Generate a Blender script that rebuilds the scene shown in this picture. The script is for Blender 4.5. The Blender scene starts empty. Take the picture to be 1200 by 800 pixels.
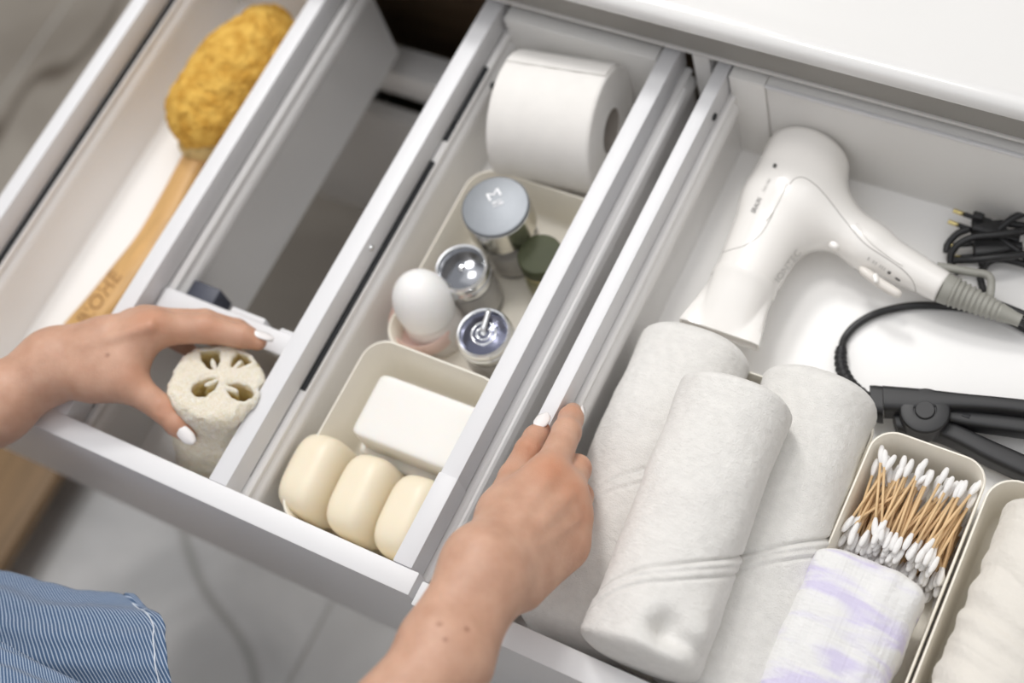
import bpy, bmesh, math, random
import numpy as np
from mathutils import Vector, Matrix, noise
from mathutils.bvhtree import BVHTree

scene = bpy.context.scene
COL = scene.collection
random.seed(7)

# ------------------------------------------------------------------ camera
CAM_M = np.array([[0.87100, -0.32020, 0.37270], [0.44200, 0.84200, -0.31000], [-0.21600, 0.43500, 0.87400]])
def _euler(p):
    a, b, c = p
    ca, sa, cb, sb, cc, sc = math.cos(a), math.sin(a), math.cos(b), math.sin(b), math.cos(c), math.sin(c)
    return (np.array([[ca, -sa, 0], [sa, ca, 0], [0, 0, 1]]) @ np.array([[1, 0, 0], [0, cb, -sb], [0, sb, cb]])
            @ np.array([[cc, -sc, 0], [sc, cc, 0], [0, 0, 1]]))
CAM_M = _euler([math.radians(50.35519), math.radians(29.06308), math.radians(-26.36019)])
CAM_F = 1744.155
CAM_C = np.array([0.45157, -0.17162, 1.05])
cam_data = bpy.data.cameras.new('camera')
cam_data.sensor_width = 36.0
cam_data.lens = CAM_F / 1200 * 36
cam_data.clip_start = 0.02
cam_data.dof.use_dof = True
cam_data.dof.focus_distance = 1.13
cam_data.dof.aperture_fstop = 2.5
cam = bpy.data.objects.new('camera', cam_data)
COL.objects.link(cam)
mw = Matrix([list(CAM_M[i]) + [CAM_C[i]] for i in range(3)] + [[0, 0, 0, 1]])
cam.matrix_world = mw
scene.camera = cam

# ------------------------------------------------------------------ light and exposure
world = bpy.data.worlds.new('world')
scene.world = world
world.use_nodes = True
bg = world.node_tree.nodes['Background']
bg.inputs[0].default_value = (0.96, 0.97, 1.0, 1)
bg.inputs[1].default_value = 1.0

def area(name, loc, aim, size, power, color=(1, 1, 1), size_y=None):
    d = bpy.data.lights.new(name, 'AREA')
    d.shape = 'RECTANGLE'
    d.size = size
    d.size_y = size_y or size
    d.energy = power
    d.color = color
    o = bpy.data.objects.new(name, d)
    COL.objects.link(o)
    o.location = loc
    o.rotation_euler = (Vector(aim) - Vector(loc)).to_track_quat('-Z', 'Y').to_euler()
    return o
area('ceiling_panel', (0.1, 0.75, 1.80), (0.1, 0.75, 0), 1.5, 4.0, (1.0, 0.99, 0.97), 1.1)
area('ceiling_lamp', (-0.74, 1.40, 1.80), (0.0, 0.2, 0), 0.36, 16.0, (1.0, 0.985, 0.965))
area('second_ceiling_lamp', (-0.20, 0.78, 1.80), (0.0, 0.2, 0), 0.30, 6.0, (1.0, 0.97, 0.93))
scene.view_settings.view_transform = 'Standard'
scene.view_settings.look = 'None'
scene.view_settings.exposure = 0.05
scene.view_settings.gamma = 1.0
scene.view_settings.use_curve_mapping = False
scene.cycles.max_bounces = 14
scene.cycles.diffuse_bounces = 8

# ------------------------------------------------------------------ helpers
def ray(px, py):
    return CAM_M @ np.array([(px - 600) / CAM_F, -(py - 400) / CAM_F, -1.0])
def U(px, py, z):
    """The point at height z that the photograph shows at pixel (px, py)."""
    d = ray(px, py)
    return CAM_C + d * ((z - CAM_C[2]) / d[2])
def UX(px, py, x):
    d = ray(px, py)
    return CAM_C + d * ((x - CAM_C[0]) / d[0])
def UY(px, py, y):
    d = ray(px, py)
    return CAM_C + d * ((y - CAM_C[1]) / d[1])

WLOC = {}
def tag(o, label=None, cat=None, group=None, kind=None):
    if label: o['label'] = label
    if cat: o['category'] = cat
    if group: o['group'] = group
    if kind: o['kind'] = kind
    return o
def empty(name, loc, parent=None):
    o = bpy.data.objects.new(name, None)
    o.empty_display_size = 0.02
    COL.objects.link(o)
    loc = Vector(loc)
    WLOC[o.name] = loc
    if parent:
        o.parent = parent
        o.location = loc - WLOC[parent.name]
    else:
        o.location = loc
    return o
def put(name, me, m, parent=None, smooth=True):
    """Link a mesh given in world coordinates as one object, its origin moved to its middle."""
    n = len(me.vertices)
    co = np.empty(n * 3, np.float32)
    me.vertices.foreach_get('co', co)
    co = co.reshape(-1, 3)
    c = (co.min(0) + co.max(0)) / 2
    me.vertices.foreach_set('co', (co - c).astype(np.float32).ravel())
    if smooth is not None:
        me.polygons.foreach_set('use_smooth', [bool(smooth)] * len(me.polygons))
    me.update()
    o = bpy.data.objects.new(name, me)
    COL.objects.link(o)
    if m is not None:
        for x in (m if isinstance(m, (list, tuple)) else [m]):
            me.materials.append(x)
    c = Vector([float(v) for v in c])
    WLOC[o.name] = c
    if parent:
        o.parent = parent
        o.location = c - WLOC[parent.name]
    else:
        o.location = c
    return o
def mesh_np(name, V, F):
    me = bpy.data.meshes.new(name)
    F = np.asarray(F, np.int32)
    me.vertices.add(len(V))
    me.vertices.foreach_set('co', np.asarray(V, np.float32).ravel())
    k = F.shape[1]
    me.loops.add(F.size)
    me.loops.foreach_set('vertex_index', F.ravel())
    me.polygons.add(len(F))
    me.polygons.foreach_set('loop_start', np.arange(0, F.size, k, dtype=np.int32))
    me.polygons.foreach_set('loop_total', np.full(len(F), k, np.int32))
    me.update(calc_edges=True)
    me.validate()
    return me
def mesh_py(name, V, F):
    me = bpy.data.meshes.new(name)
    me.from_pydata([tuple(float(c) for c in v) for v in V], [], F)
    me.update()
    return me
def from_bm(name, bm):
    bmesh.ops.recalc_face_normals(bm, faces=bm.faces)
    me = bpy.data.meshes.new(name)
    bm.to_mesh(me)
    bm.free()
    return me
def sharp(o, deg=35):
    md = o.modifiers.new('normals', 'EDGE_SPLIT')
    md.split_angle = math.radians(deg)
    return o
def rbox_bm(bm, x, y, z, r=0.0015, seg=2):
    g = bmesh.ops.create_cube(bm, size=1.0)
    vs = g['verts']
    for v in vs:
        v.co = Vector((x[0] + (v.co.x + .5) * (x[1] - x[0]), y[0] + (v.co.y + .5) * (y[1] - y[0]), z[0] + (v.co.z + .5) * (z[1] - z[0])))
    if r > 0:
        es = list({e for v in vs for e in v.link_edges})
        bmesh.ops.bevel(bm, geom=es, offset=r, segments=seg, profile=0.5, affect='EDGES')
def rbox(name, x, y, z, m, parent=None, r=0.0015, seg=2):
    bm = bmesh.new()
    rbox_bm(bm, x, y, z, r, seg)
    o = put(name, from_bm(name, bm), m, parent)
    return sharp(o, 40)
def prism_y(name, pts, y0, y1, m, parent=None, smooth=True):
    """A cross-section (x, z) drawn out along y."""
    n = len(pts)
    V = [(p[0], y0, p[1]) for p in pts] + [(p[0], y1, p[1]) for p in pts]
    F = [[i, (i + 1) % n, n + (i + 1) % n, n + i] for i in range(n)] + [list(range(n))[::-1], list(range(n, 2 * n))]
    bm = bmesh.new()
    vs = [bm.verts.new(v) for v in V]
    for f in F: bm.faces.new([vs[i] for i in f])
    o = put(name, from_bm(name, bm), m, parent, smooth)
    return sharp(o, 32)
def prism_x(name, pts, x0, x1, m, parent=None):
    """A cross-section (y, z) drawn out along x."""
    n = len(pts)
    bm = bmesh.new()
    vs = [bm.verts.new((x0, p[0], p[1])) for p in pts] + [bm.verts.new((x1, p[0], p[1])) for p in pts]
    for i in range(n): bm.faces.new([vs[i], vs[(i + 1) % n], vs[n + (i + 1) % n], vs[n + i]])
    bm.faces.new(vs[:n][::-1]); bm.faces.new(vs[n:])
    return sharp(put(name, from_bm(name, bm), m, parent), 32)
def rings(name, R, m, parent=None, close=True, cap0=True, cap1=True, loop=False, smooth=True):
    """Skin a list of equal rings of points."""
    k = len(R[0])
    V = [p for r in R for p in r]
    F = []
    n = len(R)
    for i in range(n if loop else n - 1):
        a, b = i * k, ((i + 1) % n) * k
        for j in range(k if close else k - 1):
            F.append([a + j, a + (j + 1) % k, b + (j + 1) % k, b + j])
    if not loop:
        if cap0: F.append(list(range(k))[::-1])
        if cap1: F.append(list(range((n - 1) * k, n * k)))
    bm = bmesh.new()
    vs = [bm.verts.new(tuple(float(c) for c in v)) for v in V]
    for f in F:
        try: bm.faces.new([vs[i] for i in f])
        except ValueError: pass
    return put(name, from_bm(name, bm), m, parent, smooth)
def lathe(name, prof, centre, m, parent=None, seg=40, axis=(0, 0, 1), angle=40):
    a = Vector(axis).normalized()
    q = Vector((0, 0, 1)).rotation_difference(a)
    R = []
    for r, z in prof:
        R.append([Vector(centre) + q @ Vector((r * math.cos(t), r * math.sin(t), z)) for t in [2 * math.pi * i / seg for i in range(seg)]])
    return sharp(rings(name, R, m, parent), angle)
def smooth_path(P, n):
    P = np.asarray(P, float)
    if len(P) < 3:
        t = np.linspace(0, 1, n)[:, None]
        return P[0] * (1 - t) + P[-1] * t
    Q = np.vstack([2 * P[0] - P[1], P, 2 * P[-1] - P[-2]])
    out = []
    seg = len(P) - 1
    for s in np.linspace(0, seg - 1e-9, n):
        i = int(s); t = s - i
        a, b, c, d = Q[i], Q[i + 1], Q[i + 2], Q[i + 3]
        out.append(.5 * ((2 * b) + (c - a) * t + (2 * a - 5 * b + 4 * c - d) * t * t + (3 * b - a - 3 * c + d) * t ** 3))
    return np.array(out)
def frames(P, up=(0, 0, 1)):
    T = np.gradient(P, axis=0)
    T /= np.linalg.norm(T, axis=1)[:, None]
    S, N = [], []
    prev = None
    for t in T:
        if prev is None:
            u = np.array(up, float)
            if abs(u @ t) > .95: u = np.array([0, 1., 0])
        else: u = prev
        n = u - t * (u @ t); n /= np.linalg.norm(n)
        s = np.cross(t, n)
        prev = n
        S.append(s); N.append(n)
    return T, np.array(S), np.array(N)
def tube(name, pts, r, m, parent=None, n=60, k=10, flat=1.0, caps=True):
    P = smooth_path(pts, n)
    T, S, N = frames(P)
    rr = np.interp(np.linspace(0, 1, n), np.linspace(0, 1, len(r)), r) if hasattr(r, '__len__') else np.full(n, r)
    R = [[P[i] + rr[i] * (math.cos(a) * S[i] + flat * math.sin(a) * N[i]) for a in np.linspace(0, 2 * math.pi, k, endpoint=False)] for i in range(n)]
    return rings(name, R, m, parent, cap0=caps, cap1=caps)
def rrect(x0, x1, y0, y1, r, z, k=8):
    out = []
    for cx, cy, a0 in ((x1 - r, y1 - r, 0), (x0 + r, y1 - r, 90), (x0 + r, y0 + r, 180), (x1 - r, y0 + r, 270)):
        for i in range(k + 1):
            a = math.radians(a0 + 90 * i / k)
            out.append((cx + r * math.cos(a), cy + r * math.sin(a), z))
    return out
def tray_rings(x0, x1, y0, y1, z0, z1, r, t=0.0022, draft=0.004):
    R = []
    d = draft
    R.append(rrect(x0 + d + .004, x1 - d - .004, y0 + d + .004, y1 - d - .004, r - .003, z0))
    R.append(rrect(x0 + d + .001, x1 - d - .001, y0 + d + .001, y1 - d - .001, r, z0 + .0015))
    R.append(rrect(x0 + d, x1 - d, y0 + d, y1 - d, r, z0 + .004))
    R.append(rrect(x0, x1, y0, y1, r, z1 - .001))
    R.append(rrect(x0 + .0007, x1 - .0007, y0 + .0007, y1 - .0007, r, z1))
    R.append(rrect(x0 + t - .0005, x1 - t + .0005, y0 + t - .0005, y1 - t + .0005, r - t * .7, z1))
    R.append(rrect(x0 + t, x1 - t, y0 + t, y1 - t, r - t * .8, z1 - .0012))
    e = d + t
    R.append(rrect(x0 + e, x1 - e, y0 + e, y1 - e, r - t, z0 + .009))
    R.append(rrect(x0 + e + .002, x1 - e - .002, y0 + e + .002, y1 - e - .002, r - t - .001, z0 + .0045))
    R.append(rrect(x0 + e + .006, x1 - e - .006, y0 + e + .006, y1 - e - .006, r - t - .003, z0 + .003))
    return R
def tray(name, x0, x1, y0, y1, z0, z1, r, m, parent=None):
    return sharp(rings(name, tray_rings(x0, x1, y0, y1, z0, z1, r), m, parent), 50)

# ------------------------------------------------------------------ implicit shapes
def cone(P, a, b, ra, rb):
    a = np.asarray(a, np.float32); b = np.asarray(b, np.float32)
    ba = b - a
    pa = P - a
    t = np.clip(pa @ ba / max(float(ba @ ba), 1e-12), 0, 1)
    d = pa - t[:, None] * ba
    return np.sqrt(np.einsum('ij,ij->i', d, d)) - (ra + (rb - ra) * t)
def ell(P, c, ax, rad):
    """An ellipsoid: centre, 3 unit axes (rows), radii."""
    q = (P - np.asarray(c, np.float32)) @ np.asarray(ax, np.float32).T
    q = q / np.asarray(rad, np.float32)
    l = np.sqrt(np.einsum('ij,ij->i', q, q))
    return (l - 1) * min(rad)
def smin(a, b, k):
    h = np.maximum(k - np.abs(a - b), 0) / k
    return np.minimum(a, b) - h * h * k * .25
def smax(a, b, k):
    return -smin(-a, -b, k)
def implicit(f, lo, hi, h):
    lo = np.asarray(lo, float); hi = np.asarray(hi, float)
    B = 8
    nb = np.ceil((hi - lo) / (h * B)).astype(int)
    n = nb * B + 1
    ax = [lo[i] + h * B * (np.arange(nb[i]) + .5) for i in range(3)]
    G = np.stack(np.meshgrid(*ax, indexing='ij'), -1).reshape(-1, 3).astype(np.float32)
    dc = f(G)
    D = np.empty(tuple(n), np.float32)
    D[:-1, :-1, :-1] = np.repeat(np.repeat(np.repeat(dc.reshape(nb), B, 0), B, 1), B, 2)
    D[-1] = 1; D[:, -1] = 1; D[:, :, -1] = 1
    keep = np.nonzero(np.abs(dc) < h * B * 1.25)[0]
    ii, jj, kk = np.unravel_index(keep, nb)
    loc = np.stack(np.meshgrid(*[np.arange(B + 1)] * 3, indexing='ij'), -1).reshape(-1, 3)
    CH = 400
    for s in range(0, len(keep), CH):
        base = np.stack([ii[s:s + CH], jj[s:s + CH], kk[s:s + CH]], -1) * B
        idx = (base[:, None, :] + loc[None]).reshape(-1, 3)
        P = (lo + idx * h).astype(np.float32)
        D[idx[:, 0], idx[:, 1], idx[:, 2]] = f(P)
    S = D < 0
    c = [S[i:S.shape[0] - 1 + i, j:S.shape[1] - 1 + j, k:S.shape[2] - 1 + k] for i in (0, 1) for j in (0, 1) for k in (0, 1)]
    anyc = c[0].copy(); allc = c[0].copy()
    for x in c[1:]:
        anyc |= x; allc &= x
    cells = np.argwhere(anyc & ~allc)
    vid = np.full(anyc.shape, -1, np.int32)
    vid[cells[:, 0], cells[:, 1], cells[:, 2]] = np.arange(len(cells))
    off = np.array([(i, j, k) for i in (0, 1) for j in (0, 1) for k in (0, 1)])
    val = np.stack([D[cells[:, 0] + o[0], cells[:, 1] + o[1], cells[:, 2] + o[2]] for o in off], 1)
    acc = np.zeros((len(cells), 3)); cnt = np.zeros(len(cells))
    for a in range(8):
        for b in range(a + 1, 8):
            if np.abs(off[a] - off[b]).sum() != 1: continue
            m = (val[:, a] < 0) != (val[:, b] < 0)
            den = np.where(m, val[:, a] - val[:, b], 1)
            t = np.where(m, val[:, a] / np.where(den == 0, 1e-9, den), 0)
            p = off[a] + t[:, None] * (off[b] - off[a])
            acc += p * m[:, None]; cnt += m
    V = lo + h * (cells + acc / cnt[:, None])
    Q = []
    for axn in range(3):
        o1, o2 = [(1, 2), (2, 0), (0, 1)][axn]
        sl0 = [slice(None)] * 3; sl1 = [slice(None)] * 3
        sl0[axn] = slice(0, -1); sl1[axn] = slice(1, None)
        ch = S[tuple(sl0)] != S[tuple(sl1)]
        E = np.argwhere(ch)
        E = E[(E[:, o1] > 0) & (E[:, o2] > 0) & (E[:, o1] < S.shape[o1] - 1) & (E[:, o2] < S.shape[o2] - 1)]
        flip = S[tuple(sl0)][E[:, 0], E[:, 1], E[:, 2]]
        e1 = np.zeros(3, int); e1[o1] = 1
        e2 = np.zeros(3, int); e2[o2] = 1
        q = np.stack([vid[tuple((E - e1 - e2).T)], vid[tuple((E - e2).T)], vid[tuple(E.T)], vid[tuple((E - e1).T)]], 1)
        q[~flip] = q[~flip][:, ::-1]
        Q.append(q)
    Q = np.vstack(Q)
    Q = Q[(Q >= 0).all(1)]
    return V, Q
def sdf_obj(name, f, lo, hi, h, m, parent=None):
    V, Q = implicit(f, lo, hi, h)
    return put(name, mesh_np(name, V, Q), m, parent)
def relax(V, Q, n=2, w=.5):
    E = np.vstack([Q[:, [0, 1]], Q[:, [1, 2]], Q[:, [2, 3]], Q[:, [3, 0]]])
    for _ in range(n):
        A = np.zeros_like(V); c = np.zeros(len(V))
        np.add.at(A, E[:, 0], V[E[:, 1]]); np.add.at(c, E[:, 0], 1)
        np.add.at(A, E[:, 1], V[E[:, 0]]); np.add.at(c, E[:, 1], 1)
        V = V + w * (A / np.maximum(c, 1)[:, None] - V)
    return V
_RN = np.random.RandomState(3).rand(32, 32, 32).astype(np.float32)
def vnoise(P, freq):
    q = P * freq + 100.0
    i = np.floor(q).astype(int); t = (q - i).astype(np.float32)
    t = t * t * (3 - 2 * t)
    r = 0
    for dx in (0, 1):
        for dy in (0, 1):
            for dz in (0, 1):
                w = (t[:, 0] if dx else 1 - t[:, 0]) * (t[:, 1] if dy else 1 - t[:, 1]) * (t[:, 2] if dz else 1 - t[:, 2])
                r = r + w * _RN[(i[:, 0] + dx) % 32, (i[:, 1] + dy) % 32, (i[:, 2] + dz) % 32]
    return r * 2 - 1

# ------------------------------------------------------------------ materials
def nt(name):
    m = bpy.data.materials.new(name)
    m.use_nodes = True
    t = m.node_tree
    return m, t, t.nodes['Principled BSDF']
def mat(name, col, rough=.5, var=.04, vscale=30, bump=0.0, bscale=300, metal=0.0, sss=0.0, sheen=0.0, coat=0.0, spec=.5, detail=3, stretch=None, col2=None):
    m, t, b = nt(name)
    N, L = t.nodes, t.links
    tc = N.new('ShaderNodeTexCoord')
    src = tc.outputs['Object']
    if stretch:
        mp = N.new('ShaderNodeMapping')
        mp.inputs['Scale'].default_value = stretch
        L.new(src, mp.inputs[0]); src = mp.outputs[0]
    nz = N.new('ShaderNodeTexNoise')
    nz.inputs['Scale'].default_value = vscale
    nz.inputs['Detail'].default_value = detail
    L.new(src, nz.inputs['Vector'])
    cr = N.new('ShaderNodeValToRGB')
    a = [max(0, c * (1 - var)) for c in col]
    z = [min(1, c * (1 + var)) for c in (col2 or col)]
    cr.color_ramp.elements[0].position = .3; cr.color_ramp.elements[1].position = .7
    cr.color_ramp.elements[0].color = (*a, 1); cr.color_ramp.elements[1].color = (*z, 1)
    L.new(nz.outputs['Fac'], cr.inputs[0])
    L.new(cr.outputs[0], b.inputs['Base Color'])
    b.inputs['Roughness'].default_value = rough
    b.inputs['Metallic'].default_value = metal
    b.inputs['Specular IOR Level'].default_value = spec
    b.inputs['Coat Weight'].default_value = coat
    b.inputs['Sheen Weight'].default_value = sheen
    if sss:
        b.inputs['Subsurface Weight'].default_value = sss
        b.inputs['Subsurface Radius'].default_value = (1, .5, .3)
        b.inputs['Subsurface Scale'].default_value = .004
    if bump:
        n2 = N.new('ShaderNodeTexNoise')
        n2.inputs['Scale'].default_value = bscale
        n2.inputs['Detail'].default_value = 4
        L.new(src, n2.inputs['Vector'])
        bp = N.new('ShaderNodeBump')
        bp.inputs['Strength'].default_value = bump
        bp.inputs['Distance'].default_value = .001
        L.new(n2.outputs['Fac'], bp.inputs['Height'])
        L.new(bp.outputs[0], b.inputs['Normal'])
    return m
M = {}
M['lacquer'] = mat('white_lacquer', (.76, .76, .77), .42, .012, 6)
M['rail_white'] = mat('white_powder_coat', (.72, .72, .735), .45, .012, 10, bump=.02, bscale=900)
M['metal_side'] = mat('satin_grey_white_metal', (.84, .83, .82), .28, .02, 8)
M['drawer_floor'] = mat('white_drawer_board', (.88, .87, .855), .38, .02, 5)
M['back_white'] = mat('white_back_board', (.80, .79, .77), .5, .02, 5)
M['counter'] = mat('glossy_white_basin', (.70, .695, .685), .12, .01, 3, coat=.3)
M['slot'] = mat('black_slot', (.012, .013, .016), .6, .1, 30)
M['cabinet'] = mat('cabinet_white', (.62, .61, .60), .5, .02, 5)
M['rail_grey'] = mat('grey_aluminium_channel', (.30, .29, .27), .45, .03, 20)
M['cab_dark'] = mat('dark_cabinet_interior', (.05, .035, .022), .6, .3, 8)
M['cab_brown'] = mat('brown_backboard', (.11, .07, .04), .6, .25, 6, stretch=(1, 6, 6))
M['cream'] = mat('cream_plastic', (.86, .815, .72), .42, .015, 12)
M['cream2'] = mat('pale_cream_plastic', (.86, .82, .73), .42, .015, 12)
M['bracket'] = mat('slate_plastic', (.06, .065, .09), .5, .1, 40)
M['chrome'] = mat('polished_chrome', (.78, .79, .80), .10, .02, 30, metal=1.0)
M['satin'] = mat('satin_steel', (.25, .265, .285), .5, .03, 60, metal=.75, bump=.03, bscale=800)
M['gold'] = mat('pale_brass', (.72, .60, .28), .22, .05, 40, metal=1.0)
M['black_rubber'] = mat('black_rubber', (.016, .016, .017), .42, .15, 60)
M['black_plastic'] = mat('charcoal_plastic', (.015, .015, .0165), .46, .1, 50, bump=.05, bscale=1500)
M['dryer'] = mat('ivory_gloss_plastic', (.86, .835, .80), .20, .01, 10, coat=.3)
M['dryer_shell'] = mat('ivory_shell_plastic', (.76, .72, .67), .24, .01, 10, coat=.2)
M['grey_plastic'] = mat('warm_grey_plastic', (.33, .325, .29), .45, .04, 40)
M['print_dark'] = mat('dark_print', (.09, .085, .08), .6, .1, 50)
M['print_pale'] = mat('pale_grey_print', (.50, .49, .47), .5, .05, 50)
M['paper'] = mat('white_tissue', (.80, .78, .75), .95, .02, 60, bump=.25, bscale=900, sheen=.2)
M['card'] = mat('grey_cardboard', (.45, .41, .37), .9, .08, 60)
M['soap_white'] = mat('white_soap', (.80, .78, .74), .45, .01, 20, sss=.25)
M['soap_cream'] = mat('cream_soap', (.82, .74, .58), .42, .02, 14, sss=.3)
M['cotton'] = mat('white_cotton', (.84, .83, .82), .95, .02, 300, bump=.3, bscale=1800, sheen=.3)
M['stick'] = mat('birch_stick', (.70, .49, .27), .6, .14, 120, stretch=(1, 1, .15))
M['handle_wood'] = mat('beech_wood', (.60, .36, .14), .42, .14, 26, stretch=(9, 1.2, 5))
M['burn'] = mat('burnt_stamp', (.27, .13, .045), .7, .15, 80)
M['floor_wood'] = mat('oiled_oak', (.25, .155, .075), .5, .22, 10, stretch=(8, .7, 4))
M['glass_clear'] = None
# ------------------------------------------------------------------ special materials
def marble(name, lo, hi, vein):
    m, t, b = nt(name)
    N, L = t.nodes, t.links
    g = N.new('ShaderNodeNewGeometry')
    n1 = N.new('ShaderNodeTexNoise'); n1.inputs['Scale'].default_value = 4.2; n1.inputs['Detail'].default_value = 6; n1.inputs['Distortion'].default_value = .6
    L.new(g.outputs['Position'], n1.inputs['Vector'])
    c1 = N.new('ShaderNodeValToRGB')
    c1.color_ramp.elements[0].position = .35; c1.color_ramp.elements[0].color = (*lo, 1)
    c1.color_ramp.elements[1].position = .68; c1.color_ramp.elements[1].color = (*hi, 1)
    L.new(n1.outputs['Fac'], c1.inputs[0])
    n2 = N.new('ShaderNodeTexNoise'); n2.inputs['Scale'].default_value = 1.7; n2.inputs['Detail'].default_value = 3; n2.inputs['Distortion'].default_value = .5
    L.new(g.outputs['Position'], n2.inputs['Vector'])
    c2 = N.new('ShaderNodeValToRGB')
    e = c2.color_ramp.elements
    e[0].position = .485; e[0].color = (1, 1, 1, 1)
    e[1].position = .515; e[1].color = (1, 1, 1, 1)
    k = e.new(.5); k.color = (*vein, 1)
    L.new(n2.outputs['Fac'], c2.inputs[0])
    mx = N.new('ShaderNodeMix'); mx.data_type = 'RGBA'; mx.blend_type = 'MULTIPLY'; mx.inputs['Factor'].default_value = 1
    L.new(c1.outputs[0], mx.inputs[6]); L.new(c2.outputs[0], mx.inputs[7])
    L.new(mx.outputs[2], b.inputs['Base Color'])
    b.inputs['Roughness'].default_value = .28
    return m
M['marble'] = marble('grey_marble_tile', (.52, .525, .53), (.80, .80, .80), (.6, .59, .57))
M['marble_warm_shaded'] = marble('warm_shaded_marble_tile', (.24, .215, .185), (.36, .33, .29), (.30, .26, .22))
M['grout'] = mat('pale_grout', (.55, .54, .52), .8, .05, 60)
def glass(name, col, rough=.03):
    m, t, b = nt(name)
    b.inputs['Base Color'].default_value = (*col, 1)
    b.inputs['Roughness'].default_value = rough
    b.inputs['Transmission Weight'].default_value = 1
    b.inputs['IOR'].default_value = 1.46
    n = t.nodes.new('ShaderNodeTexNoise'); n.inputs['Scale'].default_value = 80
    r = t.nodes.new('ShaderNodeMapRange'); r.inputs[3].default_value = rough; r.inputs[4].default_value = rough + .03
    t.links.new(n.outputs['Fac'], r.inputs[0]); t.links.new(r.outputs[0], b.inputs['Roughness'])
    return m
M['glass'] = glass('clear_acrylic', (.97, .97, .97))
M['glass_olive'] = glass('olive_glass', (.80, .80, .62))
def towel_mat(name, col, strength=.55):
    m, t, b = nt(name)
    N, L = t.nodes, t.links
    tc = N.new('ShaderNodeTexCoord')
    a = N.new('ShaderNodeTexNoise'); a.inputs['Scale'].default_value = 900; a.inputs['Detail'].default_value = 3
    c = N.new('ShaderNodeTexNoise'); c.inputs['Scale'].default_value = 130; c.inputs['Detail'].default_value = 4
    L.new(tc.outputs['Object'], a.inputs['Vector']); L.new(tc.outputs['Object'], c.inputs['Vector'])
    ad = N.new('ShaderNodeMath'); ad.operation = 'MULTIPLY_ADD'; ad.inputs[1].default_value = .22
    L.new(c.outputs['Fac'], ad.inputs[0]); L.new(a.outputs['Fac'], ad.inputs[2])
    bp = N.new('ShaderNodeBump'); bp.inputs['Strength'].default_value = strength; bp.inputs['Distance'].default_value = .0016
    L.new(ad.outputs[0], bp.inputs['Height']); L.new(bp.outputs[0], b.inputs['Normal'])
    cr = N.new('ShaderNodeValToRGB')
    cr.color_ramp.elements[0].position = .3; cr.color_ramp.elements[0].color = (*[x * .95 for x in col], 1)
    cr.color_ramp.elements[1].position = .7; cr.color_ramp.elements[1].color = (*[min(1, x * 1.03) for x in col], 1)
    L.new(c.outputs['Fac'], cr.inputs[0]); L.new(cr.outputs[0], b.inputs['Base Color'])
    b.inputs['Roughness'].default_value = .95
    b.inputs['Sheen Weight'].default_value = .35
    b.inputs['Sheen Roughness'].default_value = .6
    b.inputs['Specular IOR Level'].default_value = .15
    return m
M['towel'] = towel_mat('white_terry', (.77, .755, .725))
def sponge_mat():
    m, t, b = nt('golden_sea_sponge')
    N, L = t.nodes, t.links
    tc = N.new('ShaderNodeTexCoord')
    v = N.new('ShaderNodeTexVoronoi'); v.inputs['Scale'].default_value = 210
    n = N.new('ShaderNodeTexNoise'); n.inputs['Scale'].default_value = 70; n.inputs['Detail'].default_value = 5
    L.new(tc.outputs['Object'], v.inputs['Vector']); L.new(tc.outputs['Object'], n.inputs['Vector'])
    cr = N.new('ShaderNodeValToRGB')
    e = cr.color_ramp.elements
    e[0].position = .32; e[0].color = (.52, .27, .045, 1)
    e[1].position = .62; e[1].color = (.74, .46, .105, 1)
    L.new(n.outputs['Fac'], cr.inputs[0]); L.new(cr.outputs[0], b.inputs['Base Color'])
    mt = N.new('ShaderNodeMath'); mt.operation = 'ADD'
    L.new(v.outputs['Distance'], mt.inputs[0]); L.new(n.outputs['Fac'], mt.inputs[1])
    bp = N.new('ShaderNodeBump'); bp.inputs['Strength'].default_value = .8; bp.inputs['Distance'].default_value = .002
    L.new(mt.outputs[0], bp.inputs['Height']); L.new(bp.outputs[0], b.inputs['Normal'])
    b.inputs['Roughness'].default_value = 1; b.inputs['Specular IOR Level'].default_value = .1
    return m
M['sponge'] = sponge_mat()
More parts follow.
